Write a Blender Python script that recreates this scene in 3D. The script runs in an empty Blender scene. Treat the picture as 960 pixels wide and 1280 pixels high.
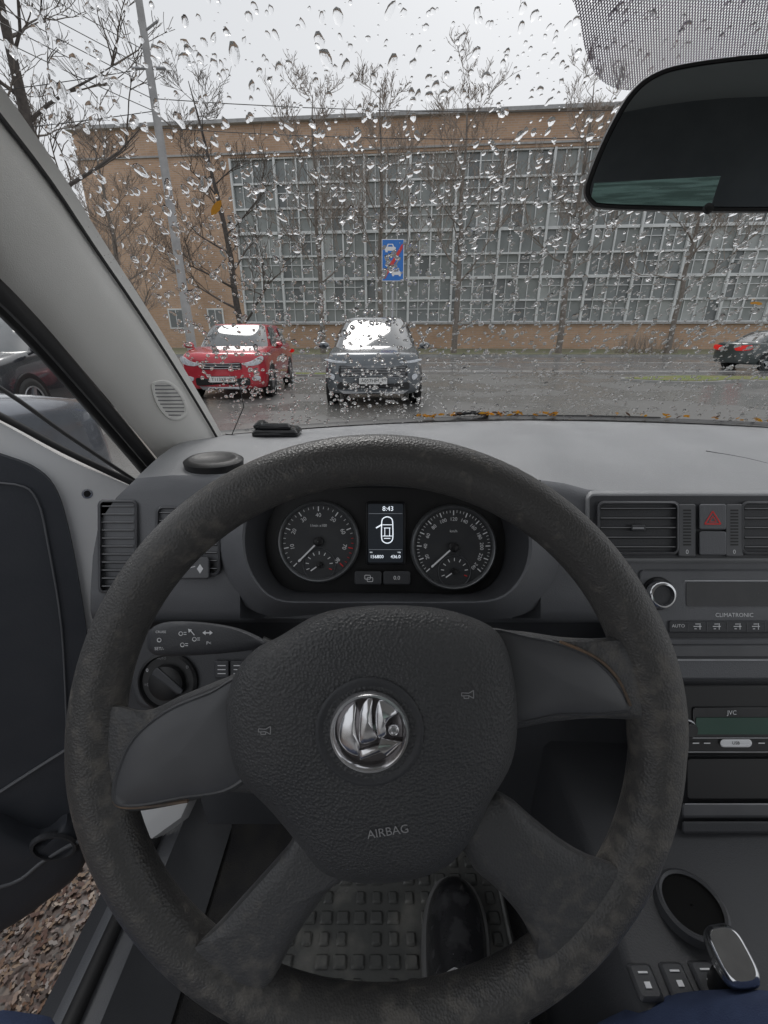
import bpy, math, random
import numpy as np
from mathutils import Vector, Matrix
random.seed(7); rnd=random.random
def ru(a,b): return a+(b-a)*random.random()
scn=bpy.context.scene
F=550.0; PITCH=math.radians(22); cp,sp=math.cos(PITCH),math.sin(PITCH)
CAM=Vector((0,0,1.3)); EX=Vector((1,0,0)); EY=Vector((0,sp,cp)); EZ=Vector((0,-cp,sp))
def ray(px,py):
    return EX*((px-480)/F)+EY*((640-py)/F)-EZ
def C(px,py,d): return CAM+ray(px,py)*d
def Yp(px,py,y):
    r=ray(px,py); return CAM+r*(y/r.y)
def Zp(px,py,z):
    r=ray(px,py); return CAM+r*((z-1.3)/r.z)
def PL(px,py,p,n):
    r=ray(px,py); return CAM+r*((p-CAM).dot(n)/r.dot(n))
# ---------------- materials
def mat(name,col,rough=.5,metal=0,bump=None,var=None,emis=None,spec=.5,coat=0,vscale=5,vlo=.4,vhi=.65,rvar=None,spots=None):
    m=bpy.data.materials.new(name); m.use_nodes=True; nt=m.node_tree; N=nt.nodes; L=nt.links
    b=N["Principled BSDF"]
    b.inputs["Base Color"].default_value=(*col,1); b.inputs["Roughness"].default_value=rough
    b.inputs["Metallic"].default_value=metal; b.inputs["Specular IOR Level"].default_value=spec
    if coat: b.inputs["Coat Weight"].default_value=coat; b.inputs["Coat Roughness"].default_value=.05
    if emis: b.inputs["Emission Color"].default_value=(*col,1); b.inputs["Emission Strength"].default_value=emis
    if bump or var or rvar:
        tc=N.new("ShaderNodeTexCoord")
    if var or rvar:
        n=N.new("ShaderNodeTexNoise"); n.inputs["Scale"].default_value=vscale; n.inputs["Detail"].default_value=8
        L.new(tc.outputs["Object"],n.inputs["Vector"])
        r=N.new("ShaderNodeMapRange"); r.inputs[1].default_value=vlo; r.inputs[2].default_value=vhi
        src=n.outputs["Fac"]
        if spots:
            acc=None
            for p,rad in spots:
                d_=N.new("ShaderNodeVectorMath"); d_.operation='DISTANCE'; d_.inputs[1].default_value=tuple(p); L.new(tc.outputs["Object"],d_.inputs[0])
                q=N.new("ShaderNodeMapRange"); q.inputs[1].default_value=0; q.inputs[2].default_value=rad; q.inputs[3].default_value=.17; q.inputs[4].default_value=0
                L.new(d_.outputs["Value"],q.inputs[0])
                if acc is None: acc=q.outputs[0]
                else:
                    ad=N.new("ShaderNodeMath"); ad.operation='MAXIMUM'; L.new(acc,ad.inputs[0]); L.new(q.outputs[0],ad.inputs[1]); acc=ad.outputs[0]
            ad=N.new("ShaderNodeMath"); ad.operation='ADD'; L.new(src,ad.inputs[0]); L.new(acc,ad.inputs[1]); src=ad.outputs[0]
        L.new(src,r.inputs[0])
        if var:
            mx=N.new("ShaderNodeMix"); mx.data_type='RGBA'
            mx.inputs[6].default_value=(*col,1); mx.inputs[7].default_value=(*var,1)
            L.new(r.outputs[0],mx.inputs[0]); L.new(mx.outputs[2],b.inputs["Base Color"])
        if rvar is not None:
            r2=N.new("ShaderNodeMapRange"); r2.inputs[3].default_value=rough; r2.inputs[4].default_value=rvar
            L.new(r.outputs[0],r2.inputs[0]); L.new(r2.outputs[0],b.inputs["Roughness"])
    if bump:
        kind,sc,st,dist=bump
        if kind=='v':
            t=N.new("ShaderNodeTexVoronoi"); out=t.outputs["Distance"]
        else:
            t=N.new("ShaderNodeTexNoise"); t.inputs["Detail"].default_value=3; out=t.outputs["Fac"]
        t.inputs["Scale"].default_value=sc
        L.new(tc.outputs["Object"],t.inputs["Vector"])
        bp=N.new("ShaderNodeBump"); bp.inputs["Strength"].default_value=st; bp.inputs["Distance"].default_value=dist
        L.new(out,bp.inputs["Height"]); L.new(bp.outputs[0],b.inputs["Normal"])
    return m
M={}
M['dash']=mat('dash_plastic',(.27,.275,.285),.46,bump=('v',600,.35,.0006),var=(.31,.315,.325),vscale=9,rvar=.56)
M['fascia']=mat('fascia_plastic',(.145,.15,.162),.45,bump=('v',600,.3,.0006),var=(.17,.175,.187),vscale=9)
M['lower']=mat('lower_plastic',(.062,.064,.07),.5,bump=('v',500,.3,.0006))
M['black']=mat('black_plastic',(.014,.014,.015),.45)
M['gloss']=mat('gloss_black',(.015,.016,.018),.12,var=(.024,.024,.026),vscale=30)
M['trim']=mat('satin_trim',(.10,.103,.11),.36,var=(.118,.12,.128),vscale=20)
M['gring']=mat('gauge_ring',(.28,.29,.30),.4,metal=.7,var=(.24,.245,.25),vscale=20)
SP=[(C(130,880,.262),.05),(C(165,985,.262),.045),(C(800,890,.262),.06),(C(785,1060,.262),.05),(C(300,1225,.262),.05),(C(700,1195,.262),.06),(C(740,830,.262),.03),(C(250,690,.262),.03),(C(500,1262,.262),.06)]
M['rim']=mat('wheel_rubber',(.086,.084,.082),.36,bump=('v',700,.45,.0007),var=(.155,.145,.132),vscale=110,vlo=.58,vhi=.76,rvar=.46,spots=SP)
M['hub']=mat('hub_leather',(.07,.072,.076),.42,bump=('v',620,.7,.0010),var=(.088,.089,.092),vscale=12,rvar=.5)
M['spoke']=mat('spoke_plastic',(.088,.089,.092),.40,bump=('v',650,.4,.0007),var=(.145,.138,.13),vscale=110,vlo=.58,vhi=.78,rvar=.48,spots=SP)
M['worn']=mat('worn_edge',(.24,.16,.105),.7,var=(.11,.09,.075),vscale=60)
M['chrome']=mat('chrome',(.78,.79,.8),.14,metal=1,var=(.65,.65,.67),vscale=40)
M['badge']=mat('badge_chrome',(.88,.88,.9),.16,metal=.9,var=(.6,.58,.57),vscale=55,vlo=.42,vhi=.6)
M['badgedark']=mat('badge_dark_chrome',(.16,.15,.155),.10,metal=.9)
M['dull']=mat('dull_silver',(.45,.46,.48),.35,metal=.8,var=(.38,.38,.39),vscale=40)
M['mark']=mat('printed_marking',(.72,.73,.75),.6,emis=.08)
M['markdim']=mat('dim_marking',(.36,.36,.37),.5)
M['lit']=mat('lit_display',(.85,.92,1),.5,emis=.9)
M['litdim']=mat('lit_dim',(.35,.38,.42),.5,emis=.25)
M['dispbg']=mat('display_background',(.02,.024,.03),.3,emis=.4)
M['dial']=mat('dial_face',(.05,.052,.057),.5,var=(.06,.062,.065),vscale=40)
M['red']=mat('red_marking',(.6,.03,.03),.5,emis=.1)
M['pillar']=mat('pillar_trim',(.70,.69,.655),.85,bump=('n',900,.4,.0008),var=(.74,.73,.70),vscale=6)
M['seal']=mat('rubber_seal',(.02,.02,.021),.6,bump=('n',100,.2,.001))
M['white']=mat('white_paint',(.86,.87,.88),.25,coat=.5,var=(.82,.82,.82),vscale=4)
M['mat']=mat('mat_rubber',(.16,.163,.157),.22,bump=('n',90,.5,.002),var=(.34,.33,.30),vscale=16,vlo=.5,vhi=.75)
M['carpet']=mat('carpet',(.045,.045,.048),.95,bump=('n',500,.8,.003),var=(.065,.062,.058),vscale=18)
M['denim']=mat('navy_denim',(.022,.036,.085),.9,bump=('n',700,.6,.001),var=(.032,.05,.11),vscale=30)
M['shoe']=mat('shoe_leather',(.04,.04,.043),.22,bump=('n',45,.5,.004),var=(.085,.085,.09),vscale=40,vlo=.5,vhi=.62,spec=.9,coat=.6)
M['sole']=mat('shoe_sole',(.26,.26,.26),.5,bump=('n',80,.3,.001))
M['lace']=mat('shoe_lace',(.6,.6,.6),.8)
M['headl']=mat('headliner',(.68,.68,.66),.9,bump=('n',400,.3,.001))
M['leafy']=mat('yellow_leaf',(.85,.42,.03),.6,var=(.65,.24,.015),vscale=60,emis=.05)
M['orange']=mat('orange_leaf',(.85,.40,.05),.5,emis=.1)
M['concrete']=mat('concrete',(.45,.45,.45),.85,bump=('n',20,.3,.01),var=(.36,.36,.36),vscale=3)
M['wire']=mat('wire',(.06,.06,.06),.6)
M['bark']=mat('bark',(.25,.22,.195),.9,bump=('n',30,.8,.02),var=(.18,.16,.14),vscale=8)  # bark and twig colours lightened to stand in for haze
M['twig']=mat('twig',(.33,.28,.24),.9,var=(.26,.22,.19),vscale=2)
M['barkd']=mat('dark_bark',(.12,.105,.095),.9,bump=('n',30,.8,.02),var=(.08,.07,.065),vscale=8)
M['twigd']=mat('dark_twig',(.17,.145,.125),.9,var=(.13,.11,.095),vscale=2)
M['tyre']=mat('tyre',(.03,.03,.03),.75,bump=('n',60,.3,.004))
M['carglass']=mat('car_glass',(.06,.07,.075),.05,var=(.10,.105,.11),vscale=2,spec=1.0,coat=.8)
M['lamp']=mat('lamp_lens',(.75,.78,.82),.12,var=(.5,.52,.55),vscale=25)
M['tail']=mat('tail_lens',(.55,.015,.012),.2,emis=.35)
M['plate']=mat('plate_white',(.78,.78,.77),.5)
M['ink']=mat('ink',(.012,.012,.012),.9,spec=.1)
M['blue']=mat('sign_blue',(.03,.19,.62),.45,var=(.04,.21,.64),vscale=6)
M['signw']=mat('sign_white',(.85,.85,.85),.5)
M['signr']=mat('sign_red',(.7,.06,.05),.5)
M['asphalt']=mat('wet_asphalt',(.15,.147,.142),.42,bump=('n',45,.25,.01),var=(.20,.195,.185),vscale=.45,vlo=.44,vhi=.58,rvar=.03)
M['road']=mat('road_asphalt',(.16,.16,.162),.28,bump=('n',40,.2,.01),var=(.22,.22,.222),vscale=.4,rvar=.06)
M['line']=mat('road_paint',(.8,.8,.78),.5,var=(.5,.5,.49),vscale=3)
M['grass']=mat('grass',(.15,.20,.05),.9,bump=('n',25,1,.05),var=(.22,.19,.09),vscale=1.8)
M['verge']=mat('verge_soil',(.23,.21,.15),.95,bump=('n',12,1,.05),var=(.19,.21,.11),vscale=.5)
M['kerb']=mat('kerb_stone',(.36,.36,.35),.7,var=(.28,.28,.27),vscale=2)
def brick():
    m=bpy.data.materials.new('tan_brick'); m.use_nodes=True; nt=m.node_tree; N=nt.nodes; L=nt.links; b=N["Principled BSDF"]
    tc=N.new("ShaderNodeTexCoord"); s=N.new("ShaderNodeSeparateXYZ"); c=N.new("ShaderNodeCombineXYZ")
    L.new(tc.outputs["Object"],s.inputs[0]); L.new(s.outputs[0],c.inputs[0]); L.new(s.outputs[2],c.inputs[1])
    t=N.new("ShaderNodeTexBrick"); t.inputs["Scale"].default_value=1; t.inputs["Brick Width"].default_value=.5; t.inputs["Row Height"].default_value=.15
    t.inputs["Mortar Size"].default_value=.015
    t.inputs["Color1"].default_value=(.62,.42,.29,1); t.inputs["Color2"].default_value=(.52,.35,.245,1); t.inputs["Mortar"].default_value=(.56,.48,.41,1)
    L.new(c.outputs[0],t.inputs["Vector"])
    n=N.new("ShaderNodeTexNoise"); n.inputs["Scale"].default_value=.35; n.inputs["Detail"].default_value=8; L.new(tc.outputs["Object"],n.inputs["Vector"])
    mx=N.new("ShaderNodeMix"); mx.data_type='RGBA'; mx.blend_type='MULTIPLY'
    r=N.new("ShaderNodeMapRange"); r.inputs[1].default_value=.35;r.inputs[2].default_value=.65;r.inputs[3].default_value=0;r.inputs[4].default_value=.8
    L.new(n.outputs["Fac"],r.inputs[0]); L.new(r.outputs[0],mx.inputs[0]); mx.inputs[7].default_value=(.80,.76,.72,1)
    L.new(t.outputs["Color"],mx.inputs[6]); L.new(mx.outputs[2],b.inputs["Base Color"]); b.inputs["Roughness"].default_value=.9
    return m
M['brick']=brick()
M['mull']=mat('window_mullion',(.80,.82,.82),.6,var=(.66,.68,.68),vscale=.8)  # mullions and panes coloured paler, haze put into the base colour
M['p1']=mat('pane_a',(.23,.25,.25),.15,var=(.30,.32,.31),vscale=.5)
M['p2']=mat('pane_b',(.31,.33,.32),.3,var=(.25,.27,.26),vscale=.5)
M['p3']=mat('pane_c',(.16,.175,.175),.12,var=(.20,.21,.21),vscale=.5)
M['p4']=mat('pane_d',(.45,.47,.46),.5,var=(.36,.38,.37),vscale=.5)
def litter():
    m=bpy.data.materials.new('leaf_litter_ground'); m.use_nodes=True; nt=m.node_tree; N=nt.nodes; L=nt.links; b=N["Principled BSDF"]
    tc=N.new("ShaderNodeTexCoord"); v=N.new("ShaderNodeTexVoronoi"); v.inputs["Scale"].default_value=90
    L.new(tc.outputs["Object"],v.inputs["Vector"])
    cr=N.new("ShaderNodeValToRGB"); e=cr.color_ramp.elements
    e[0].color=(.08,.055,.045,1); e[1].color=(.2,.15,.12,1); x=e.new(.5); x.color=(.12,.08,.065,1); x=e.new(.75); x.color=(.10,.095,.09,1)
    s=N.new("ShaderNodeSeparateColor"); L.new(v.outputs["Color"],s.inputs[0]); L.new(s.outputs[0],cr.inputs[0]); L.new(cr.outputs[0],b.inputs["Base Color"])
    b.inputs["Roughness"].default_value=.4
    return m
M['litter']=litter()
for i,c in enumerate([(.17,.10,.065),(.11,.06,.045),(.22,.15,.10),(.09,.065,.055)]): M['lf%d'%i]=mat('dead_leaf_%s'%'abcd'[i],c,.4)
def mixmat(name,parts):
    m=bpy.data.materials.new(name); m.use_nodes=True; nt=m.node_tree; nt.nodes.clear(); return m,nt.nodes,nt.links
m,N,L=mixmat('side_glass',0); o=N.new("ShaderNodeOutputMaterial"); t=N.new("ShaderNodeBsdfTransparent"); t.inputs[0].default_value=(.30,.42,.36,1)
g=N.new("ShaderNodeBsdfGlossy"); g.inputs["Roughness"].default_value=.02; m1=N.new("ShaderNodeMixShader"); m1.inputs[0].default_value=.05
L.new(t.outputs[0],m1.inputs[1]); L.new(g.outputs[0],m1.inputs[2]); L.new(m1.outputs[0],o.inputs[0]); M['tint']=m
m,N,L=mixmat('water',0); o=N.new("ShaderNodeOutputMaterial"); g=N.new("ShaderNodeBsdfGlass"); g.inputs["Roughness"].default_value=0; g.inputs["IOR"].default_value=1.33
L.new(g.outputs[0],o.inputs[0]); M['water']=m
m,N,L=mixmat('mirror_surface',0); o=N.new("ShaderNodeOutputMaterial"); g=N.new("ShaderNodeBsdfGlossy"); g.inputs[0].default_value=(.30,.34,.36,1); g.inputs["Roughness"].default_value=.01
L.new(g.outputs[0],o.inputs[0]); M['mirror']=m
m,N,L=mixmat('dotted_sunband',0); o=N.new("ShaderNodeOutputMaterial"); tc=N.new("ShaderNodeTexCoord"); mp=N.new("ShaderNodeMapping"); mp.inputs["Rotation"].default_value=(0,0,math.radians(45)); mp.inputs["Scale"].default_value=(600,600,0)
L.new(tc.outputs["UV"],mp.inputs[0]); vm=N.new("ShaderNodeVectorMath"); vm.operation='FRACTION'; L.new(mp.outputs[0],vm.inputs[0])
vs=N.new("ShaderNodeVectorMath"); vs.operation='DISTANCE'; vs.inputs[1].default_value=(.5,.5,0); L.new(vm.outputs[0],vs.inputs[0])
gt=N.new("ShaderNodeMath"); gt.operation='GREATER_THAN'; gt.inputs[1].default_value=.33; L.new(vs.outputs["Value"],gt.inputs[0])
t=N.new("ShaderNodeBsdfTransparent"); df=N.new("ShaderNodeBsdfDiffuse"); df.inputs[0].default_value=(.46,.40,.50,1); m1=N.new("ShaderNodeMixShader")
L.new(gt.outputs[0],m1.inputs[0]); L.new(t.outputs[0],m1.inputs[1]); L.new(df.outputs[0],m1.inputs[2]); L.new(m1.outputs[0],o.inputs[0]); M['dots']=m
def paint(name,c,metal=.0,r=.25): return mat(name,c,r,metal=metal,coat=.8,var=tuple(x*.75 for x in c),vscale=3)
# ---------------- builder
class MB:
    def __init__(s): s.v=[];s.f=[];s.m=[];s.sm=[];s.mats=[]
    def add(s,vs,fs,mt,smooth=True):
        o=len(s.v); s.v+= [tuple(v) for v in vs]
        if mt not in s.mats: s.mats.append(mt)
        k=s.mats.index(mt)
        for f in fs: s.f.append(tuple(i+o for i in f)); s.m.append(k); s.sm.append(smooth)
    def done(s,name,parent=None,label=None,category=None,**kw):
        me=bpy.data.meshes.new(name); me.from_pydata(s.v,[],s.f)
        for k in s.mats: me.materials.append(M[k] if isinstance(k,str) else k)
        me.polygons.foreach_set('material_index',s.m); me.polygons.foreach_set('use_smooth',s.sm); me.update()
        ob=bpy.data.objects.new(name,me); scn.collection.objects.link(ob)
        if parent:
            ob.parent=parent
            if parent.type=='EMPTY' and parent.get('_w'): ob.matrix_parent_inverse=Matrix.Translation(-parent.location)
        if label: ob['label']=label
        if category: ob['category']=category
        for k,v in kw.items(): ob[k]=v
        try: me.set_sharp_from_angle(angle=math.radians(48))
        except Exception: pass
        return ob
def empty(name,loc,label,category,rotz=0,world=False,parent=None,**kw):
    e=bpy.data.objects.new(name,None); e.location=loc; e.rotation_euler=(0,0,rotz); e.empty_display_size=.2; scn.collection.objects.link(e)
    if label: e['label']=label
    if category: e['category']=category
    if world: e['_w']=1
    if parent: e.parent=parent
    for k,v in kw.items(): e[k]=v
    return e
def grid(b,rows,mt,closed=False,smooth=True):
    n=len(rows[0]); vs=[p for r in rows for p in r]; fs=[]
    for i in range(len(rows)-1):
        for j in range(n if closed else n-1):
            k=(j+1)%n; fs.append((i*n+j,i*n+k,(i+1)*n+k,(i+1)*n+j))
    b.add(vs,fs,mt,smooth)
def rings(b,rs,mt,cap0=False,cap1=True,smooth=True):
    grid(b,rs,mt,True,smooth); n=len(rs[0])
    if cap1: b.add(rs[-1],[tuple(range(n))],mt,smooth)
    if cap0: b.add(rs[0],[tuple(reversed(range(n)))],mt,smooth)
def cr(pts,n=5,closed=True):
    out=[]; N_=len(pts)
    rng=range(N_ if closed else N_-1)
    for i in rng:
        if closed: p=[pts[(i+k-1)%N_] for k in range(4)]
        else: p=[pts[max(0,min(N_-1,i+k-1))] for k in range(4)]
        for s in range(n):
            t=s/n
            out.append(tuple(.5*((2*p[1][a])+(-p[0][a]+p[2][a])*t+(2*p[0][a]-5*p[1][a]+4*p[2][a]-p[3][a])*t*t+(-p[0][a]+3*p[1][a]-3*p[2][a]+p[3][a])*t**3) for a in range(len(p[0]))))
    if not closed: out.append(tuple(pts[-1]))
    return out
def rr(x0,y0,x1,y1,r,n=5):
    o=[]
    for cx,cy,a0 in ((x1-r,y0+r,-90),(x1-r,y1-r,0),(x0+r,y1-r,90),(x0+r,y0+r,180)):
        for i in range(n+1):
            a=math.radians(a0+90*i/n); o.append((cx+r*math.cos(a),cy+r*math.sin(a)))
    return o
def area(p): return sum(p[i][0]*p[(i+1)%len(p)][1]-p[(i+1)%len(p)][0]*p[i][1] for i in range(len(p)))/2
def inset(p,w):
    s=1 if area(p)>0 else -1; n=len(p); o=[]
    for i in range(n):
        a=p[i-1]; c=p[(i+1)%n]; dx,dy=c[0]-a[0],c[1]-a[1]; l=math.hypot(dx,dy) or 1
        o.append((p[i][0]-s*dy/l*w,p[i][1]+s*dx/l*w))
    return o
def plate(b,pts,d,th,mt,bev=2,proj=C,rounds=2):
    rs=[[proj(x,y,d+th) for x,y in pts]]
    bm=bev*d/F
    for i in range(rounds+1):
        a=math.pi/2*i/rounds
        q=inset(pts,bev*(1-math.cos(a))); dd=d+bm*(1-math.sin(a)); rs.append([proj(x,y,dd) for x,y in q])
    rings(b,rs,mt)
def pillow(b,pts,prof,mt,proj=C):
    cx=sum(p[0] for p in pts)/len(pts); cy=sum(p[1] for p in pts)/len(pts)
    rings(b,[[proj(cx+(x-cx)*s,cy+(y-cy)*s,d) for x,y in pts] for s,d in prof],mt)
def rev(b,o,ex,ey,ez,prof,mt,seg=40,cap=False,smooth=True):
    rs=[[o+ex*(r*math.cos(2*math.pi*k/seg))+ey*(r*math.sin(2*math.pi*k/seg))+ez*h for k in range(seg)] for r,h in prof]
    rings(b,rs,mt,cap0=False,cap1=cap,smooth=smooth)
def crev(b,px,py,d,prof,mt,seg=40,cap=False):
    s=d/F; rev(b,C(px,py,d),EX,EY,EZ,[(r*s,h*s) for r,h in prof],mt,seg,cap)
def box(b,c,sx,sy,sz,mt,ex=Vector((1,0,0)),ey=Vector((0,1,0)),ez=Vector((0,0,1)),bev=0):
    c=Vector(c); vs=[]
    if bev<=0:
        for z in (-1,1):
            for x,y in ((-1,-1),(1,-1),(1,1),(-1,1)): vs.append(c+ex*(x*sx/2)+ey*(y*sy/2)+ez*(z*sz/2))
        b.add(vs,[(3,2,1,0),(4,5,6,7),(0,1,5,4),(1,2,6,5),(2,3,7,6),(3,0,4,7)],mt,False)
    else:
        rs=[]
        for z,i in ((-sz/2,bev),(-sz/2+bev,0),(sz/2-bev,0),(sz/2,bev)):
            rs.append([c+ex*x+ey*y+ez*z for x,y in rr(-sx/2+i,-sy/2+i,sx/2-i,sy/2-i,bev,2)])
        rings(b,rs,mt,cap0=True)
def tube(b,pts,rad,mt,seg=8,cap=True):
    pts=[Vector(p) for p in pts]; rs=[]; up=Vector((0,0,1))
    for i,p in enumerate(pts):
        t=(pts[min(i+1,len(pts)-1)]-pts[max(i-1,0)]).normalized()
        a=t.cross(up if abs(t.z)<.9 else Vector((1,0,0))).normalized(); c=t.cross(a)
        r=rad[i] if isinstance(rad,(list,tuple)) else rad
        if isinstance(r,(list,tuple)): r1,r2=r
        else: r1=r2=r
        rs.append([p+a*(r1*math.cos(2*math.pi*k/seg))+c*(r2*math.sin(2*math.pi*k/seg)) for k in range(seg)])
    rings(b,rs,mt,cap0=cap,cap1=cap)
def text(b,s,o,ex,ey,h,mt,rot=0):
    cu=bpy.data.curves.new('t','FONT'); cu.body=s; cu.size=h*1.38; cu.align_x='CENTER'; cu.align_y='CENTER'; cu.resolution_u=3
    ob=bpy.data.objects.new('t',cu); scn.collection.objects.link(ob)
    me=bpy.data.meshes.new_from_object(ob); c,sn=math.cos(rot),math.sin(rot)
    b.add([Vector(o)+ex*(v.co.x*c-v.co.y*sn)+ey*(v.co.x*sn+v.co.y*c) for v in me.vertices],[tuple(p.vertices) for p in me.polygons],mt,False)
    bpy.data.objects.remove(ob); bpy.data.curves.remove(cu); bpy.data.meshes.remove(me)
def ctext(b,s,px,py,d,hpx,mt,rot=0): text(b,s,C(px,py,d),EX,EY,hpx*d/F,mt,math.radians(rot))
def cline(b,x0,y0,x1,y1,d,w,mt):
    dx,dy=x1-x0,y1-y0; l=math.hypot(dx,dy) or 1; nx,ny=-dy/l*w/2,dx/l*w/2
    b.add([C(x0+nx,y0+ny,d),C(x1+nx,y1+ny,d),C(x1-nx,y1-ny,d),C(x0-nx,y0-ny,d)],[(0,1,2,3)],mt,False)
def cpoly(b,pts,d,mt): b.add([C(x,y,d) for x,y in pts],[tuple(range(len(pts)))],mt,False)

# ================= WINDSHIELD SURFACE
def yb(x): return 1.04-.38*(x-.35)**2
def yt(x): return .42-.15*(x-.35)**2
def zs(x,y):
    s=(yb(x)-y)/(yb(x)-yt(x)); return 1.10+s*(.48-.12*(x-.35)**2)+.02*math.sin(math.pi*min(max(s,0),1))
def wsp(x,s):
    y=yb(x)+(yt(x)-yb(x))*s; return Vector((x,y,zs(x,y)))
def wsn(x,y):
    e=.004; p=Vector((x,y,zs(x,y))); a=Vector((x+e,y,zs(x+e,y)))-p; c=Vector((x,y+e,zs(x,y+e)))-p
    return a.cross(c).normalized()
def wshit(px,py):
    lo,hi=.2,1.6
    for _ in range(40):
        d=(lo+hi)/2; p=C(px,py,d)
        if p.z<zs(p.x,p.y): lo=d
        else: hi=d
    return C(px,py,lo)
car=empty('car',(.35,-.5,0),'white car cabin with black steering wheel, driver door open','car',world=True)
b=MB()
grid(b,[[wsp(-.36+1.51*i/40,s) for i in range(41)] for s in (-.03,0,.006)],'gloss')
ws=b.done('windshield',car,label='black printed edge of the rain-covered windshield')
out=cr([(722,-60),(724,20),(738,80),(765,106),(805,108),(860,92),(960,72),(1010,60),(1010,-60)],4)
b=MB(); cx,cy=870,20; rs=[]
for s in (1,.8,.6,.4,.2,.02):
    rs.append([(cx+(x-cx)*s,cy+(y-cy)*s) for x,y in out])
pts=[]
for r in rs:
    q=[]
    for x,y in r:
        p=wshit(x,y); q.append(p-wsn(p.x,p.y)*.003)
    pts.append(q)
rings(b,pts,'dots',cap1=True)
dots=b.done('sunshade_band',ws,label='grey dotted sunshade print on the glass')
uv=dots.data.uv_layers.new(name='UVMap')
for lp in dots.data.loops:
    co=dots.data.vertices[lp.vertex_index].co; uv.data[lp.index].uv=(co.x,co.z*1.2)
def glass_leaf(px,py,w,ang,mt,hw=.38):
    b=MB(); p=wshit(px,py); n=wsn(p.x,p.y); a=Vector((1,0,0)); a=(a-n*a.dot(n)).normalized(); c=n.cross(a)
    o=[(-1,0),(-.6,.28),(0,hw),(.6,.25),(1,0),(.6,-.28),(0,-.36),(-.6,-.25)]
    ca,sa=math.cos(ang),math.sin(ang)
    b.add([p-n*.002+a*(w*(x*ca-y*sa))+c*(w*(x*sa+y*ca)) for x,y in o],[tuple(range(8))],mt)
    return b
b=glass_leaf(270,258,.011,-.75,'orange')
b.done('fallen_leaf',None,label='small orange leaf stuck to the wet windshield',category='leaf')
glass_leaf(945,378,.010,.1,'orange',.1).done('fallen_leaf',None,label='thin orange leaf stuck to the wet windshield',category='leaf')
# raindrops
V=[];Fc=[];S=[]
def drop(x,s,r,el,ang,seg=9,prof=((.84,.5),(.48,.86))):
    p=wsp(x,s); n=wsn(p.x,p.y); a=Vector((1,0,0)); a=(a-n*a.dot(n)).normalized(); c=n.cross(a)
    o=len(V); ca,sa=math.cos(ang),math.sin(ang); base=p+n*.0015
    wob=[1+ru(-.2,.2) for _ in range(seg)]
    hh=r*ru(.20,.40)
    for rr_,h in ((1,0),(1,0))+prof:
        for k in range(seg):
            t=2*math.pi*k/seg; X=r*rr_*wob[k]*math.cos(t); Y=r*rr_*wob[k]*el*math.sin(t)
            if Y>0: X*=(1-.25*(Y/(r*el)) *(el-1)/1.0)
            q=base+a*(X*ca-Y*sa)+c*(X*sa+Y*ca)+n*(hh*h); V.append(tuple(q))
    V.append(tuple(base+n*hh))
    Fc.append(tuple(o+k for k in reversed(range(seg)))); S.append(False)
    nl=len(prof)+1
    for j in range(1,nl):
        for k in range(seg):
            k2=(k+1)%seg; Fc.append((o+j*seg+k,o+j*seg+k2,o+(j+1)*seg+k2,o+(j+1)*seg+k)); S.append(True)
    for k in range(seg): Fc.append((o+nl*seg+k,o+nl*seg+(k+1)%seg,o+(nl+1)*seg)); S.append(True)
for i in range(8800):
    x=ru(-.33,.95); s=ru(.01,1)
    if x<-.30+.02*s: continue
    mu=.0021 if s<.75 else .0017
    r=min(.0044,math.exp(random.gauss(math.log(mu),.42)))
    drop(x,s,r,ru(1,2.0) if r>.0015 else ru(1,1.4),ru(-.6,.6))
for i in range(2500): drop(ru(-.31,.95),ru(.01,1),ru(.0005,.0009),1,0,6,((.7,.7),))
me=bpy.data.meshes.new('raindrops'); me.from_pydata(V,[],Fc); me.materials.append(M['water']); me.polygons.foreach_set('use_smooth',S); me.update()
ob=bpy.data.objects.new('raindrops',me); scn.collection.objects.link(ob); ob['kind']='stuff'; ob['label']='clear raindrops scattered all over the windshield glass'; ob['category']='raindrops'

# ================= A-PILLAR
R=[(-70,62,.34),(0,150,.41),(60,228,.49),(115,310,.575),(170,390,.66),(225,475,.745),(272,554,.815),(285,585,.83)]
Lf=[(-70,285,.36),(0,348,.425),(50,400,.49),(95,452,.555),(140,505,.63),(182,555,.70),(212,592,.76),(222,610,.77)]
b=MB(); rows=[]
for (x0,y0,a0),(x1,y1,a1) in zip(cr(R,4,False),cr(Lf,4,False)):
    p=Yp(x0,y0,a0); q=Yp(x1,y1,a1); row=[p+Vector((.004,.02,.01))]
    for k in range(9):
        t=k/8; m_=p.lerp(q,t); row.append(m_+(CAM-m_).normalized()*(.022*math.sin(math.pi*t)**.6))
    row.append(q+Vector((-.01,.03,0))); rows.append(row)
grid(b,rows,'pillar'); pil=b.done('windshield_pillar',car,label='light grey textured inner trim')
bpy.context.view_layer.update()
def onPillar(px,py,off):
    r=ray(px,py).normalized(); ok,loc,no,idx=pil.ray_cast(pil.matrix_world.inverted()@CAM,r)
    p=(pil.matrix_world@loc) if ok else Yp(px,py,.7)
    return p-r*off
b=MB()
tube(b,[Yp(x,y,a-.002) for x,y,a in cr([(x+2,y-2,a) for x,y,a in R],3,False)],.0022,'seal',6)
b.done('rubber_seal',pil)
b=MB()
S2=[Yp(x-2,y+13,a+.01) for x,y,a in cr(Lf,4,False)]
tube(b,S2,[(.008,.012)]*len(S2),'seal',8)
S3=[Yp(x-9,y+22,a+.05) for x,y,a in cr(Lf,4,False)]
tube(b,S3,.010,'black',8)
b.done('rubber_seal',pil)
g=cr([(188,482),(198,475),(212,476),(226,488),(235,506),(236,518),(226,526),(210,524),(195,506)],4)
b=MB()
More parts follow.
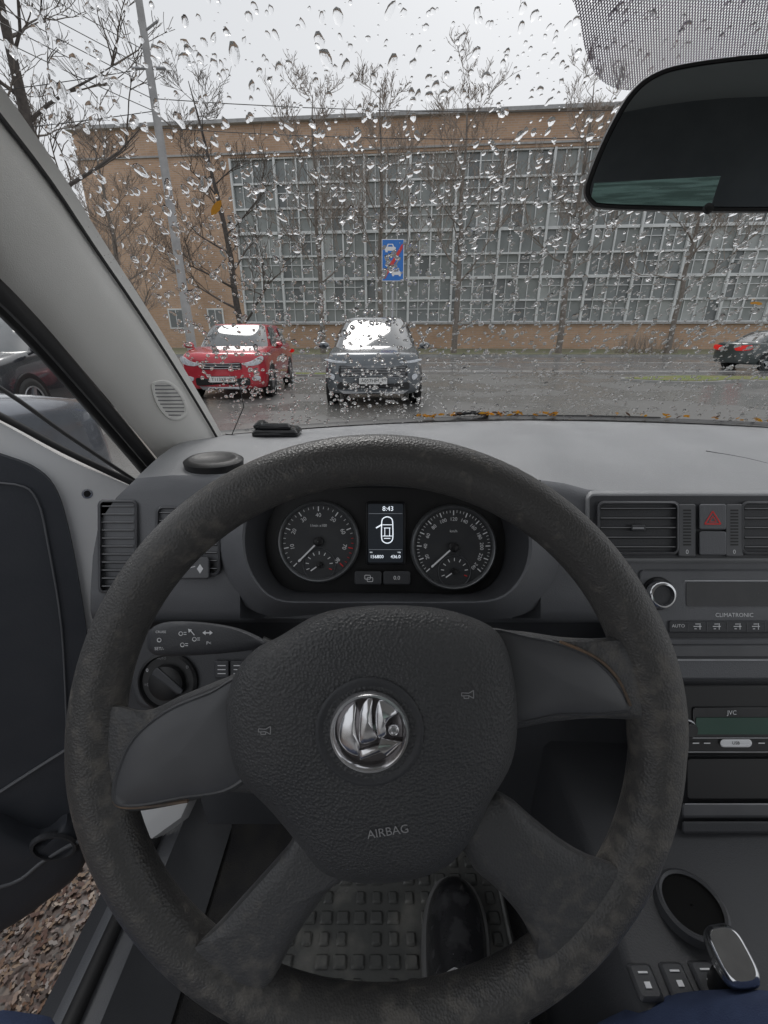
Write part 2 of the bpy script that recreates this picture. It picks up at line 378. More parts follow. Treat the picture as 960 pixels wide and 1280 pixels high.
rings(b,[[onPillar(x,y,-.001) for x,y in g],[onPillar(x,y,.0025) for x,y in inset(g,1.5)],[onPillar(x,y,.0025) for x,y in inset(g,4)],[onPillar(x,y,.0008) for x,y in inset(g,5.5)]],'pillar',cap1=True)
for k in range(9):
    yy=482+k*4.6; xl=194+max(0,k-3)*3.2; xr=min(230,214+k*4)
    if k>7: xr=226
    tube(b,[onPillar(xl,yy,.0012),onPillar((xl+xr)/2,yy,.0018),onPillar(xr,yy,.0012)],.0008,'trim',5)
b.done('speaker_grille',pil,label='oval louvred grille in the pillar trim')

# ================= DASHBOARD
dash=MB()
cols=[('L',0),(170,0),(215,0),(262,0),(300,0),(330,1),(400,1),(480,1),(560,1),(640,1),(676,0),(705,0),(735,0),(800,0),(880,0),(960,0),(1100,0)]
def rowpts(y_off,d,dc,Lx,ys):
    out=[]
    for (cx_,cl),yy in zip(cols,ys):
        x=Lx if cx_=='L' else max(cx_,Lx)
        out.append(C(x,yy+y_off,dc if cl else d))
    return out
brow=[604,598,594,594,596,600,600,600,600,600,600,604,612,616,616,616,618]
def rowb(y_off,d,dc,Lx,ys):
    out=[]
    for (cx_,cl),yy in zip(cols,ys):
        x=Lx if cx_=='L' else cx_
        out.append(C(x,yy+y_off,dc if cl else d))
    return out
r_brow=rowb(0,.60,.62,165,brow)
rows=[]
for j in range(13):
    t=j/12; row=[]
    for i,p in enumerate(r_brow):
        x1=p.x+ (p.x-.0)*.42
        x1=max(-.355,min(1.2,x1)); q=Vector((x1,yb(x1)-.005,1.116))
        m_=q.lerp(p,t); m_.z+=.012*math.sin(math.pi*t); row.append(m_)
    rows.append(row)
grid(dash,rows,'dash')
f=[r_brow]
for yo,d,dc,Lx in ((6,.593,.64,158),(18,.59,.66,146),(50,.592,.68,124),(95,.594,.68,116),(140,.597,.68,113),(163,.602,.68,113),(173,.612,.68,115)):
    f.append(rowb(yo,d,dc,Lx,[b_+(600-b_)*min(1,yo/100) for b_ in brow]))
for yo,d,dc,Lx in ((178,.65,.70,120),(200,.70,.72,120),(280,.72,.74,150),(380,.74,.76,245),(430,.75,.78,260)):
    f.append(rowpts(yo,d,dc,Lx,[600]*17))
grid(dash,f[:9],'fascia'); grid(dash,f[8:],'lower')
ch=[[p,p+Vector((-.012,.06,.0)),p+Vector((-.01,.2,-.02))] for p in [r[0] for r in f[:10]]]
grid(dash,ch,'fascia')
D=dash.done('dashboard',car,label='dark grey grained plastic dashboard')
def onTop(px,py):
    p0=C(800,616,.60); p1=Vector((.5,1.0,1.116)); n=(p1-p0).cross(Vector((1,0,0))).normalized()
    q=PL(px,py,p0,n); t=(q.y-p0.y)/(p1.y-p0.y); q.z+=.012*math.sin(math.pi*max(0,min(1,t)))+.0005; return q
def onDash(px,py):
    bpy.context.view_layer.update()
    r=ray(px,py).normalized(); ok,loc,no,idx=D.ray_cast(D.matrix_world.inverted()@CAM,r)
    return (D.matrix_world@loc) if ok else onTop(px,py)
b=MB(); tube(b,[onTop(x,y) for x,y in cr([(880,572),(930,580),(985,592)],5,False)],.0006,'trim',5); b.done('dash_seam',D)
b=MB(); rows=[]
for i in range(30):
    x=-.34+i*1.45/29; rows.append([Vector((x,yb(x)-.035,1.121)),Vector((x,yb(x)-.018,1.126)),Vector((x,yb(x)+.0,1.122))])
grid(b,rows,'black'); b.done('defroster_strip',D)
b=MB(); o=onDash(268,582)+Vector((0,0,.002)); rev(b,o,Vector((1,0,0)),Vector((0,.8,.05)),Vector((0,0,1)),[(.040,-.01),(.042,.006),(.036,.010),(.03,.010),(.026,.007),(.001,.007)],'black',32)
b.done('speaker_cover',D,label='round black speaker cover on the dash corner')
# cluster
outer=cr([(262,690),(272,640),(300,596),(360,572),(480,562),(610,572),(672,602),(705,650),(712,700),(690,744),(640,772),(560,772),(480,768),(400,768),(335,770),(288,742)],4)
front=cr([(306,680),(312,640),(335,608),(390,594),(480,590),(585,596),(632,612),(655,645),(661,685),(650,722),(620,748),(560,752),(480,752),(400,752),(345,748),(316,718)],4)
inner=cr([(332,678),(338,645),(355,624),(400,612),(480,610),(570,614),(612,626),(628,655),(631,690),(622,720),(600,738),(555,742),(480,740),(405,740),(360,736),(338,712)],4)
def rw(p,d): return [C(x,y,d) for x,y in p]
def mixp(a,c,t): return [(x0+(x1-x0)*t,y0+(y1-y0)*t) for (x0,y0),(x1,y1) in zip(a,c)]
b=MB()
rings(b,[rw(outer,.615),rw(mixp(outer,front,.35),.585),rw(mixp(outer,front,.7),.566),rw(mixp(outer,front,.92),.56),rw(front,.563)],'fascia',cap1=False)
rings(b,[rw(front,.563),rw(mixp(front,inner,.3),.575),rw(inner,.622)],'lower',cap1=False)
ic=b.done('instrument_cluster',car,label='two-dial instrument cluster in a dark cowl')
b=MB(); b.add(rw(inner,.621),[tuple(range(len(inner)))],'black'); b.done('backplate',ic)
def gauge(px,py,r,labels,a0,a1,red,ndl,lab):
    b=MB(); d=.612
    crev(b,px,py,d,[(r+5,-6),(r+4,3),(r+2,4.5),(r,3),(r-1,-2)],'gring',48)
    crev(b,px,py,d,[(r,-2),(.5,-2)],'dial',48)
    n=len(labels); dd=d+.001
    for i in range(n*4-3):
        a=math.radians(a0+(a1-a0)*i/(n*4-4)); big=i%4==0
        r0=r-3; r1=r-(9 if big else 6); mt='red' if red and i/(n*4-4)>.8 else 'mark'
        cline(b,px+r0*math.cos(a),py-r0*math.sin(a),px+r1*math.cos(a),py-r1*math.sin(a),dd,1.3 if big else .6,mt)
        if big: ctext(b,labels[i//4],px+(r-14)*math.cos(a),py-(r-14)*math.sin(a),dd,5.2 if n<11 else 4.6,'mark',math.degrees(a)-90)
    ctext(b,lab,px,py-20,dd,3.4,'mark')
    a=math.radians(ndl); cline(b,px,py,px+(r-12)*math.cos(a),py-(r-12)*math.sin(a),d-.003,2.0,'mark')
    crev(b,px,py,d,[(6,0),(6,3),(4,4.5),(.3,4.5)],'black',20)
    sx,sy=px+1,py+r*.62
    for i in range(9):
        a=math.radians(200-220*i/8); cline(b,sx+17*math.cos(a),sy-17*math.sin(a),sx+13*math.cos(a),sy-13*math.sin(a),dd,1.0,'red' if i>7 else 'mark')
    a=math.radians(215); cline(b,sx,sy,sx+13*math.cos(a),sy-13*math.sin(a),dd-.002,1.5,'mark')
    crev(b,sx,sy,d,[(4,0),(4,2),(.3,2.5)],'black',16)
    crev(b,sx,sy,dd,[(19.5,0),(20.2,.6),(20.9,0)],'trim',30)
    b.done('gauge',ic,label=None)
gauge(398,677,47,['0','10','20','30','40','50','60','70','80'],225,-45,True,225,'1/min x100')
gauge(567,684,49,['0','20','40','60','80','100','120','140','160','180','200','220','240'],222,-42,False,222,'km/h')
b=MB(); d=.614
plate(b,rr(457,627,507,706,3),d,.004,'gloss',1)
cpoly(b,rr(460,630,504,703,2),d-.0008,'dispbg')
dd=d-.0016
ctext(b,'8:43',485,636,dd,6,'lit')
cline(b,461,642,503,642,dd,.5,'litdim'); cline(b,461,687,503,687,dd,.5,'litdim')
ctext(b,'156800',471,696,dd,4.1,'lit'); ctext(b,'436.0',494.5,696,dd,4.1,'lit'); ctext(b,'km',464,690.3,dd,2,'lit'); ctext(b,'trip',499,690.3,dd,2,'lit')
o=cr([(478,649),(484,646),(490,649),(491,658),(491,672),(489,677),(484,679),(479,677),(477,672),(477,658)],3)
for i in range(len(o)): cline(b,*o[i],*o[(i+1)%len(o)],dd,1.2,'lit')
for y0,y1 in ((656,660),(670,673)):
    cline(b,478,y0,490,y0,dd,.9,'lit'); cline(b,480,y1,488,y1,dd,.9,'lit')
cline(b,481,660,481,670,dd,.8,'lit'); cline(b,487,660,487,670,dd,.8,'lit')
cline(b,477,656,470,660,dd,1.6,'lit')
b.done('display',ic,label='lit trip display showing 8:43 and 156800')
for x0,x1,s in ((443,477,''),(479,513,'0.0')):
    b=MB(); plate(b,rr(x0,714,x1,731,3),.606,.006,'lower',1.5)
    if s: ctext(b,s,496,722.5,.6055,5,'mark')
    else:
        for q in (rr(456,719,463,724,1),rr(459,722,466,727,1)):
            for i in range(len(q)): cline(b,*q[i],*q[(i+1)%len(q)],.6055,.7,'mark')
    b.done('trip_button',ic)
def vent(x0,y0,x1,y1,d,n,r=5,knob=True):
    b=MB(); ov=rr(x0,y0,x1,y1,r)
    rings(b,[rw(inset(ov,-4),d+.004),rw(inset(ov,-3),d-.001),rw(inset(ov,-1),d-.002),rw(ov,d),rw(inset(ov,1),d+.03)],'trim',cap1=False)
    b.add(rw(inset(ov,-2),d+.03),[tuple(range(len(ov)))],'black')
    for i in range(n):
        y=y0+(y1-y0)*(i+.5)/n; h=(y1-y0)/n*.30
        rs=[]
        for x in (x0+1,x1-1):
            rs.append([C(x,y-h*.5,d+.006),C(x,y-h*.2,d+.001),C(x,y+h*.3,d+.002),C(x,y+h*.8,d+.02),C(x,y,d+.02)])
        rings(b,rs,'black',cap0=True,cap1=True,smooth=False)
        cline(b,x0+1,y-h*.15,x1-1,y-h*.15,d+.0004,max(1.1,h*.3),'dash')
    if knob:
        cx_,cy_=(x0+x1)/2,(y0+y1)/2
        plate(b,rr(cx_-9,cy_-4,cx_+9,cy_+4,2),d-.003,.006,'lower',1.5); cline(b,cx_-7,cy_,cx_+7,cy_,d-.0035,1.2,'dull')
    b.done('air_vent',D)
vent(126,628,168,738,.588,11,4,knob=False)
vent(198,636,272,716,.588,8,5,knob=False)
b=MB(); plate(b,rr(222,696,262,724,4),.583,.008,'trim',2); cpoly(b,[(250,705),(254,711),(250,717),(246,711)],.5825,'mark'); cline(b,228,712,244,708,.5825,1,'mark'); b.done('vent_dial',D)
b=MB(); bz=rr(733,616,1120,702,10)
rings(b,[rw(inset(bz,-3),.596),rw(bz,.586),rw(inset(bz,2),.584),rw(inset(bz,4),.584)],'dash',cap1=False)
b.add(rw(inset(bz,4),.5845),[tuple(range(len(bz)))],'lower',False)
b.done('vent_bezel',D)
vent(750,630,846,690,.580,5,5); vent(930,630,1040,690,.580,5,5)
for x in (853,912):
    b=MB(); plate(b,rr(x-5,630,x+17,696,3),.579,.006,'trim',1.5)
    for k in range(12):
        y=638+k*3.9; cline(b,x+1,y,x+11,y,.5785,2.0,'black')
    ctext(b,'0',x+6,690,.5785,5.5,'mark')
    b.done('vent_wheel',D)
b=MB(); plate(b,rr(874,630,908,662,3),.577,.008,'fascia',1.5)
t0=[(891,639),(881,655),(901,655)]
for i in range(3): cline(b,*t0[i],*t0[(i+1)%3],.5765,1.6,'red')
t0=[(891,645),(886.5,652.5),(895.5,652.5)]
for i in range(3): cline(b,*t0[i],*t0[(i+1)%3],.5765,1.0,'red')
b.done('hazard_button',D,label='square button with red hazard triangle')
b=MB(); plate(b,rr(874,664,908,694,3),.577,.008,'fascia',1.5); b.done('blank_button',D)
# ---- centre stack
st=MB(); so=rr(796,704,1150,1046,12)
plate(st,so,.600,.10,'lower',6)
stk=st.done('centre_stack',car,label='climate panel and radio in the centre stack')
b=MB(); plate(b,rr(799,712,1120,792,6),.592,.012,'fascia',3)
b.add(rw(rr(858,728,1100,758,3),.5912),[tuple(range(24))],'gloss',False)
cline(b,856,726,1100,726,.591,1,'dull')
ctext(b,'CLIMATRONIC',918,769,.5913,5.2,'mark')
plate(b,rr(836,776,1110,791,2),.589,.006,'lower',1.5)
ctext(b,'AUTO',848,782.5,.5885,4.2,'mark')
for i,x in enumerate((872,896,922,945)):
    cline(b,x-5,783,x+5,783,.5885,1,'mark'); cline(b,x-3,780,x+2,780,.5885,.9,'mark'); cline(b,x+3,779,x+3,787,.5885,1,'mark'); cline(b,x-4,786,x-1,786,.5885,.9,'mark')
for x in (860,884,909,934,957): cline(b,x,777,x,790,.5885,.7,'trim')
b.done('climate_panel',stk)
b=MB(); crev(b,822,742,.592,[(21,0),(20,3),(19,3)],'black',36); crev(b,822,742,.59,[(17,0),(17,10),(15.5,12.5),(13,13)],'chrome',36); crev(b,822,742,.59,[(13,13),(11,9),(.3,9)],'lower',36)
b.done('climate_knob',stk)
b=MB(); plate(b,rr(799,797,1120,850,5),.598,.02,'fascia',3); plate(b,rr(830,806,1100,822,2),.594,.01,'trim',2); cline(b,828,825,1100,825,.5935,1,'dull'); plate(b,rr(840,828,1100,846,3),.604,.01,'black',1)
b.done('storage_lid',stk)
b=MB(); plate(b,rr(846,856,1100,944,4),.588,.03,'black',3)
plate(b,rr(866,884,1090,922,4),.586,.004,'gloss',1)
ctext(b,'JVC',915,891,.5854,5.5,'mark')
M['rdisp']=mat('radio_display',(.015,.05,.036),.12,emis=.16); cpoly(b,rr(870,897,1080,918,2),.5853,'rdisp')
plate(b,rr(900,924,940,934,5),.585,.003,'mark',1.5); ctext(b,'USB',920,929,.5845,4,'ink')
for x in (870,884,952): cline(b,x-4,929,x+4,929,.5852,1.2,'mark')
cline(b,866,922.5,1090,922.5,.5852,.8,'dull'); cline(b,860,940,1090,940,.5875,.8,'dull')
b.done('car_radio',stk,label='black radio with dark green display')
b=MB(); crev(b,858,909,.588,[(9,0),(9,8),(7.5,10),(.3,10)],'gloss',28); crev(b,858,909,.588,[(11,0),(10.5,2.5),(9,3)],'dull',28); b.done('volume_knob',stk)
b=MB(); plate(b,rr(858,948,1100,1000,5),.592,.01,'black',2); plate(b,rr(852,1004,1100,1022,4),.588,.02,'trim',3); plate(b,rr(852,1026,1100,1042,4),.59,.02,'lower',3); cline(b,856,1005,1100,1005,.5875,1.2,'dull')
b.done('storage_tray',stk)
# ---- light switch panel + column
b=MB(); plate(b,cr([(166,800),(190,786),(260,792),(312,802),(320,850),(290,885),(190,888),(164,860)],4),.60,.05,'lower',4)
sw=b.done('switch_panel',car)
b=MB(); crev(b,210,852,.597,[(37,-2),(37,2),(34,4),(32,0),(.5,0)],'black',40); crev(b,210,852,.597,[(22,0),(21,7),(18,9),(.5,9)],'black',36)
plate(b,[(x,y) for x,y in [(192,838),(197,834),(229,862),(227,868),(221,868),(190,844)]],.585,.01,'lower',2)
ctext(b,'0',184,838,.5965,4.5,'mark'); ctext(b,'AUTO',202,823,.5965,3,'markdim'); ctext(b,'=D',184,856,.5965,4,'markdim'); ctext(b,'D',234,834,.5965,3.5,'markdim')
b.done('light_switch',sw,label='round rotary light switch')
for x in (268,288):
    b=MB(); plate(b,rr(x,826,x+18,848,2),.594,.01,'lower',1.5)
    for k in range(3): cline(b,x+4,832+k*5,x+14,832+k*5,.5935,1,'mark')
    b.done('dimmer_switch',sw)
# stalk
b=MB(); so=cr([(184,800),(190,785),(212,777),(255,778),(300,786),(334,803),(318,812),(262,818),(205,820),(187,814)],5)
pillow(b,so,[(1,.475),(1,.466),(.97,.460),(.9,.457),(.7,.455),(.3,.454),(.05,.454)],'lower')
tube(b,[C(325,805,.47),C(420,850,.48),C(470,905,.42)],[.009,.012,.03],'black',10)
for (x,y,s) in ((199,800,0),(226,792,1),(243,799,1),(228,806,1)):
    crev(b,x,y,.4537,[(2.2,0),(2.8,.2),(2.0,0)],'mark',12)
    if s==1: cline(b,x+3.5,y-1.5,x+7,y-1.5,.4533,.8,'mark'); cline(b,x+3.5,y+1,x+7,y+1,.4533,.8,'mark')
ctext(b,'CRUISE',201,790,.4532,3.0,'mark'); ctext(b,'SET/-',199,811,.4532,4.0,'mark')
cline(b,238,788,243,794,.4529,1.2,'mark'); cpoly(b,[(235,786),(240,787),(236,791)],.4529,'mark')
cpoly(b,[(253,791),(257,788),(257,794)],.4529,'mark'); cpoly(b,[(266,791),(262,788),(262,794)],.4529,'mark'); cline(b,257,791,262,791,.4529,1.6,'mark'); ctext(b,'P<',261,804,.4532,4.2,'mark')
b.done('indicator_stalk',car,label='black stalk with white pictograms')
b=MB()
tube(b,[C(468,905,.30),C(470,885,.42),C(475,880,.56),C(478,880,.66)],[.05,.06,.07,.075],'lower',28)
b.done('steering_column',car)
# ---- wheel
WX,WY,WR,TR=471,925,350,32
d0=.272; s0=d0/F
b=MB(); o=C(WX,WY,d0); rs=[]
n=120
for i in range(n):
    a=2*math.pi*i/n; rdir=EX*math.cos(a)+EY*math.sin(a); row=[]
    deg=math.degrees(a)%360
    thick=1+.12*(math.exp(-((deg-192)/16)**2)+math.exp(-((deg-12)/16)**2))+.10*math.exp(-((deg-270)/45)**2)
    for k in range(24):
        t=2*math.pi*k/24
        row.append(o+rdir*(WR*s0+TR*s0*thick*math.cos(t))+EZ*(TR*s0*.95*math.sin(t)))
    rs.append(row)
rs.append(rs[0]); grid(b,rs,'rim',True)
wheel=b.done('steering_wheel',car,label='black worn rubber steering wheel with airbag hub')
hub=cr([(350,796),(400,768),(460,758),(540,760),(598,776),(628,800),(642,850),(646,905),(638,955),(612,1002),(590,1046),(558,1082),(510,1100),(450,1103),(405,1090),(374,1055),(338,1012),(300,972),(286,925),(284,880),(296,840),(320,812)],5)
b=MB()
pillow(b,hub,[(.96,.30),(1.0,.285),(1.005,.262),(1.0,.252),(.985,.244),(.955,.239),(.9,.2355),(.8,.2325),(.65,.230),(.45,.2285),(.25,.228),(.03,.228)],'hub')
cov=b.done('airbag_cover',wheel,label='padded black airbag cover')
b=MB(); ctext(b,'AIRBAG',485,1040,.2290,11,'markdim',9); b.done('airbag_lettering',wheel,label='embossed AIRBAG lettering')
for (x,y) in ((331,913),(585,868)):
    b=MB(); dd=.2288
    for q in ([(-8,-2),(-8,2)],[(-8,-2),(1,-1.5)],[(-8,2),(1,1.5)],[(1,-1.5),(7,-5)],[(1,1.5),(7,5)],[(7,-5),(7,5)],[(-5,2),(-5,5)],[(-5,5),(1,5)],[(1,5),(1,2)]):
        cline(b,x+q[0][0],y+q[0][1],x+q[1][0],y+q[1][1],dd,1.1,'markdim')
    b.done('horn_symbol',wheel)
b=MB(); d=.2285
crev(b,462,914,d,[(68,-2),(67.5,2.5),(65,4),(62,3.2),(58,.5),(48,-.5)],'lower',56)
crev(b,462,913,d-.001,[(50,-1),(50,5),(48,9),(45.5,9),(43,6),(42,2)],'badge',56)
crev(b,462,913,d-.001,[(42,2),(30,5),(15,7.5),(.3,8)],'badgedark',48)
aa=math.radians(-10)
def ef(x,y): return (462+1.04*(x*math.cos(aa)-y*math.sin(aa)),913+1.04*(x*math.sin(aa)+y*math.cos(aa)))
def emb(pts,h):
    q=[ef(x,y) for x,y in pts]; cx=sum(p[0] for p in q)/len(q); cy=sum(p[1] for p in q)/len(q)
    def sc(k): return [(cx+(x-cx)*k,cy+(y-cy)*k) for x,y in q]
    rings(b,[rw(q,d+.002),rw(q,d-.001-(h-2)*d/F),rw(sc(.93),d-.001-(h-.4)*d/F),rw(sc(.7),d-.001-(h+1.6)*d/F),rw(sc(.35),d-.001-(h+2.6)*d/F),rw(sc(.05),d-.001-(h+2.9)*d/F)],'badge')
emb([(-18,33),(-17,21.5),(-2,19.5),(12,18),(12,11),(38,20),(15,34),(13,28.5),(-2,31)],9)
emb(cr([(-20,28),(-31,20),(-38,6),(-35,-10),(-25,-26),(-11,-35),(-13,-22),(-15.5,-8),(-16,6),(-14,17),(-17,22)],3),9)
emb(cr([(-12.5,15),(-14,2),(-11,-12),(-7,-25),(1,-36),(10,-37),(7,-24),(5,-10),(5,2),(7,13)],3),10)
emb(cr([(9,12),(7.5,0),(9,-12),(12,-24),(18,-34),(29,-27),(37,-15),(27,-10),(20,-2),(19,9)],3),9)
cxy=ef(29,1); crev(b,cxy[0],cxy[1],d-.001,[(7,4),(7,9.5),(5.5,11),(4.2,9.5),(3,7),(.3,7)],'badge',20)
b.done('emblem',wheel,label='round chrome winged-arrow emblem')
def spoke(pts,prof,panel=None,lab=None):
    b=MB(); pillow(b,cr(pts,5),prof,'spoke')
    if panel: pillow(b,cr(panel,5),[(1.04,.275),(1.04,.2625),(1.0,.2605),(.96,.2612),(.9,.2600),(.5,.2585),(.05,.258)],'trim')
    b.done('spoke',wheel)
pf=[(.97,.290),(1.0,.280),(1.0,.270),(.97,.2655),(.9,.2630),(.6,.2615),(.05,.261)]
spoke([(330,830),(285,846),(230,868),(182,888),(128,880),(112,930),(118,990),(150,1014),(220,1006),(280,990),(340,985),(370,900)],pf,
      [(308,850),(262,866),(210,888),(168,922),(148,962),(142,1000),(166,1008),(225,998),(290,985),(325,940)])
spoke([(570,790),(640,788),(700,796),(740,798),(800,800),(835,850),(828,905),(795,900),(740,898),(690,902),(620,910),(580,860)],pf,
      [(608,790),(660,796),(700,805),(740,822),(770,850),(788,884),(760,892),(700,893),(640,900),(620,850)])
pf2=[(.98,.300),(1.0,.290),(1.0,.277),(.985,.271),(.95,.2665),(.88,.2635),(.7,.2615),(.4,.261),(.05,.261)]
spoke([(385,1030),(355,1062),(310,1112),(268,1158),(236,1184),(214,1204),(262,1258),(315,1258),(338,1232),(356,1196),(380,1155),(412,1112),(440,1090),(430,1050)],pf2)
spoke([(610,990),(636,996),(662,1018),(700,1048),(736,1068),(775,1078),(808,1090),(790,1140),(740,1200),(694,1236),(672,1214),(668,1182),(650,1145),(618,1108),(590,1082),(570,1030)],pf2)
def wear(pts,d,r):
    b=MB(); tube(b,[C(x,y,d) for x,y in cr(pts,4,False)],r,'worn',6); b.done('worn_seam',wheel)
wear([(142,1000),(152,1008),(185,1008),(235,1001)],.2625,.0011)
wear([(700,802),(745,822),(772,848),(788,882)],.2605,.0009)
# ================= MIRROR
tgt=Vector((.30,-2.1,1.27)); pm=C(823,237,.40)
nrm=((CAM-pm).normalized()+(tgt-pm).normalized()).normalized()
def MP(px,py,d): return PL(px,py,pm,nrm)-nrm*d
mo=cr([(730,238),(740,205),(760,160),(785,118),(815,92),(860,78),(960,66),(1100,60),(1130,120),(1120,230),(1080,262),(960,266),(860,265),(760,262),(738,256)],5)
b=MB()
rings(b,[[MP(x,y,.035) for x,y in inset(mo,22)],[MP(x,y,.02) for x,y in inset(mo,5)],[MP(x,y,.004) for x,y in mo],[MP(x,y,-.001) for x,y in inset(mo,1.5)],[MP(x,y,-.001) for x,y in inset(mo,6)],[MP(x,y,.001) for x,y in inset(mo,7)]],'black',cap1=True,cap0=True)
tube(b,[MP(1010,160,.03),MP(1010,60,.05),wshit(1000,20)],[.012,.01,.014],'lower',12)
mir=b.done('rear_view_mirror',car,label='black framed rear-view mirror')
b=MB(); q=inset(mo,7.5); b.add([MP(x,y,-.0005) for x,y in q],[tuple(range(len(q)))],'mirror',False); b.done('mirror_glass',mir)
b=MB(); crev(b,884,262,.385,[(6,0),(6,4),(4,5),(.3,5)],'black',16); b.done('mirror_tab',mir)
# ================= cabin shell
b=MB(); rows=[]
for j in range(8):
    t=j/7; y=.40-2.6*t
    rows.append([Vector((x,y-.12*(x-.35)**2,1.60+.04*math.sin(math.pi*t)-.16*(x-.35)**2)) for x in np.linspace(-.34,1.04,11)])
grid(b,rows,'headl'); b.done('roof_lining',car)
b=MB(); W0,W1,H0,H1=-.02,.56,1.10,1.31
X=[-.4,W0,W1,1.1]; Zs=[.4,H0,H1,1.62]
for i in range(3):
    for j in range(3):
        if i==1 and j==1: continue
        b.add([(X[i],-2.15,Zs[j]),(X[i+1],-2.15,Zs[j]),(X[i+1],-2.15,Zs[j+1]),(X[i],-2.15,Zs[j+1])],[(0,1,2,3)],'dash',False)
tg=b.done('tailgate',car)
b=MB(); b.add([(W0,-2.152,H0),(W1,-2.152,H0),(W1,-2.152,H1),(W0,-2.152,H1)],[(0,1,2,3)],'tint',False); b.done('rear_window',tg)
b=MB(); rows=[]
for j in range(10):
    t=j/9; rows.append([Vector((x,yb(x)+.05+ t*.85-.2*t*(x-.35)**2,1.07-.03*t-.22*t*t-.08*(x-.35)**2)) for x in np.linspace(-.42,1.12,16)])
grid(b,rows,'white'); b.done('bonnet',car,label='white bonnet')
b=MB(); rows=[]
for i in range(30):
    x=-.34+i*1.45/29; rows.append([Vector((x,yb(x)+.012,1.107)),Vector((x,yb(x)+.03,1.098)),Vector((x,yb(x)+.06,1.08))])
grid(b,rows,'black'); b.done('cowl',car)
b=MB()
pts=[wsp(x,.030+.006*math.sin((x-.05)*3))+wsn(x,.95)*.009 for x in np.linspace(.08,.62,12)]
tube(b,pts,.0022,'black',6)
tube(b,[wsp(.165,.044)+wsn(.16,.95)*.012,wsp(.2,.05)+wsn(.2,.95)*.012,wsp(.24,.04)+wsn(.2,.95)*.012],.0045,'black',6)
b.done('wiper',car,label='black windshield wiper at rest')
b=MB()
for i in range(110):
    x=ru(.07,.40) if i<86 else ru(.40,.95); p=wsp(x,ru(.046,.060)); n_=wsn(p.x,p.y); a=ru(0,6.28); w=ru(.004,.010)
    if i<86 and (.17<x<.22 or .31<x<.34): continue
    e1=Vector((math.cos(a),math.sin(a)*.5,ru(-.1,.5))).normalized(); e2=Vector((0,-.5,.9))
    b.add([p+n_*.006+e1*w*x_+e2*w*y_*.45 for x_,y_ in ((-1,0),(-.3,.8),(.5,.6),(1,0),(.4,-.7),(-.4,-.6))],[tuple(range(6))],'leafy' if rnd()<.75 else 'lf0')
b.done('wet_leaves',None,label='yellow wet leaves along the windshield base',category='leaves',kind='stuff')
b=MB(); o=onTop(348,553)+Vector((0,0,.008))
for (dx,dy,dz,sx,sy,sz) in ((0,0,.0,.085,.05,.016),(.0,-.012,.012,.06,.02,.012),(-.03,.0,.013,.02,.04,.014)):
    box(b,o+Vector((dx,dy,dz)),sx,sy,sz,'gloss',bev=.005)
b.done('dashboard_gadget',None,label='small glossy black gadget lying on the dash top',category='car gadget')
b=MB(); tube(b,[wshit(300,470)-Vector((0,.01,.01)),wshit(306,500)-Vector((0,.01,.01)),wshit(290,540)-Vector((0,.015,.01)),onTop(272,548),onTop(320,556)],.0009,'black',6)
b.done('cable',None,label='thin black cable from the glass to the dash',category='cable')
# ================= DOOR (open)
hp=Vector((-.45,.72,1)); de=Vector((-.87,-.5,0)).normalized(); dn=Vector((0,0,1)).cross(de).normalized()
if (CAM-hp).dot(dn)<0: dn=-dn
def DP(px,py,d): return PL(px,py,hp,dn)-dn*d
door=empty('door',(-.45,.72,.3),None,None,parent=None,world=True); door.parent=car; door.matrix_parent_inverse=Matrix.Translation(-car.location); door['label']='open driver door with white edge and dark trim'
b=MB(); plate(b,cr([(-160,470),(-60,500),(0,528),(80,572),(150,602),(172,614),(176,640),(165,760),(160,900),(150,1010),(-100,1080),(-160,900)],3),.0,.04,'white',3,proj=DP)
b.done('door_shell',door,label='white painted steel door edge')
b=MB(); q=[DP(109+7*math.cos(t),617+6*math.sin(t),-.001) for t in np.linspace(0,6.283,17)[:-1]]; b.add(q,[tuple(range(16))],'chrome')
q=[DP(109+4.5*math.cos(t),617+4*math.sin(t),-.002) for t in np.linspace(0,6.283,17)[:-1]]; b.add(q,[tuple(range(16))],'black'); b.done('door_bolt',door)
M['card']=mat('door_card',(.055,.06,.072),.5,bump=('n',300,.3,.001),var=(.065,.07,.082),vscale=10)
b=MB(); plate(b,cr([(-160,520),(-60,545),(0,566),(42,582),(68,606),(84,650),(100,730),(112,820),(114,920),(106,1000),(60,1060),(-160,1080)],4),-.012,.02,'card',4,proj=lambda x,y,d:DP(x,y,d))
cd=b.done('door_trim',door)
b=MB(); tube(b,[DP(x,y,-.016) for x,y in ((-60,1000),(0,982),(50,950),(90,925),(108,900))],.003,'fascia',6)
b.done('trim_seam',door)
b=MB(); tube(b,[DP(x,y,-.015) for x,y in cr([(-60,600),(20,602),(48,622),(62,680),(78,780),(84,900)],4,False)],.0016,'fascia',6)
b.done('trim_seam',door)
b=MB(); pillow(b,cr([(-120,1010),(-20,1002),(50,1030),(85,1010),(108,1030),(106,1062),(60,1102),(0,1140),(-120,1190)],4),[(1.0,.01),(1.0,-.03),(.97,-.045),(.9,-.05),(.6,-.052),(.1,-.052)],'card',proj=DP)
tube(b,[DP(x,y,-.05) for x,y in cr([(-60,1088),(20,1072),(55,1048),(85,1030),(106,1022)],4,False)],.005,'fascia',8)  # paler rim tube, edge highlight of the pocket put into its colour
b.done('door_pocket',door)
b=MB(); rings(b,[[DP(70+26*s_*math.cos(t),1028+14*s_*math.sin(t),dz) for t in np.linspace(0,6.2832,29)[:-1]] for s_,dz in ((1.1,-.05),(1.05,-.058),(.92,-.058),(.86,-.04))],'lower'); b.done('bottle_recess',door)
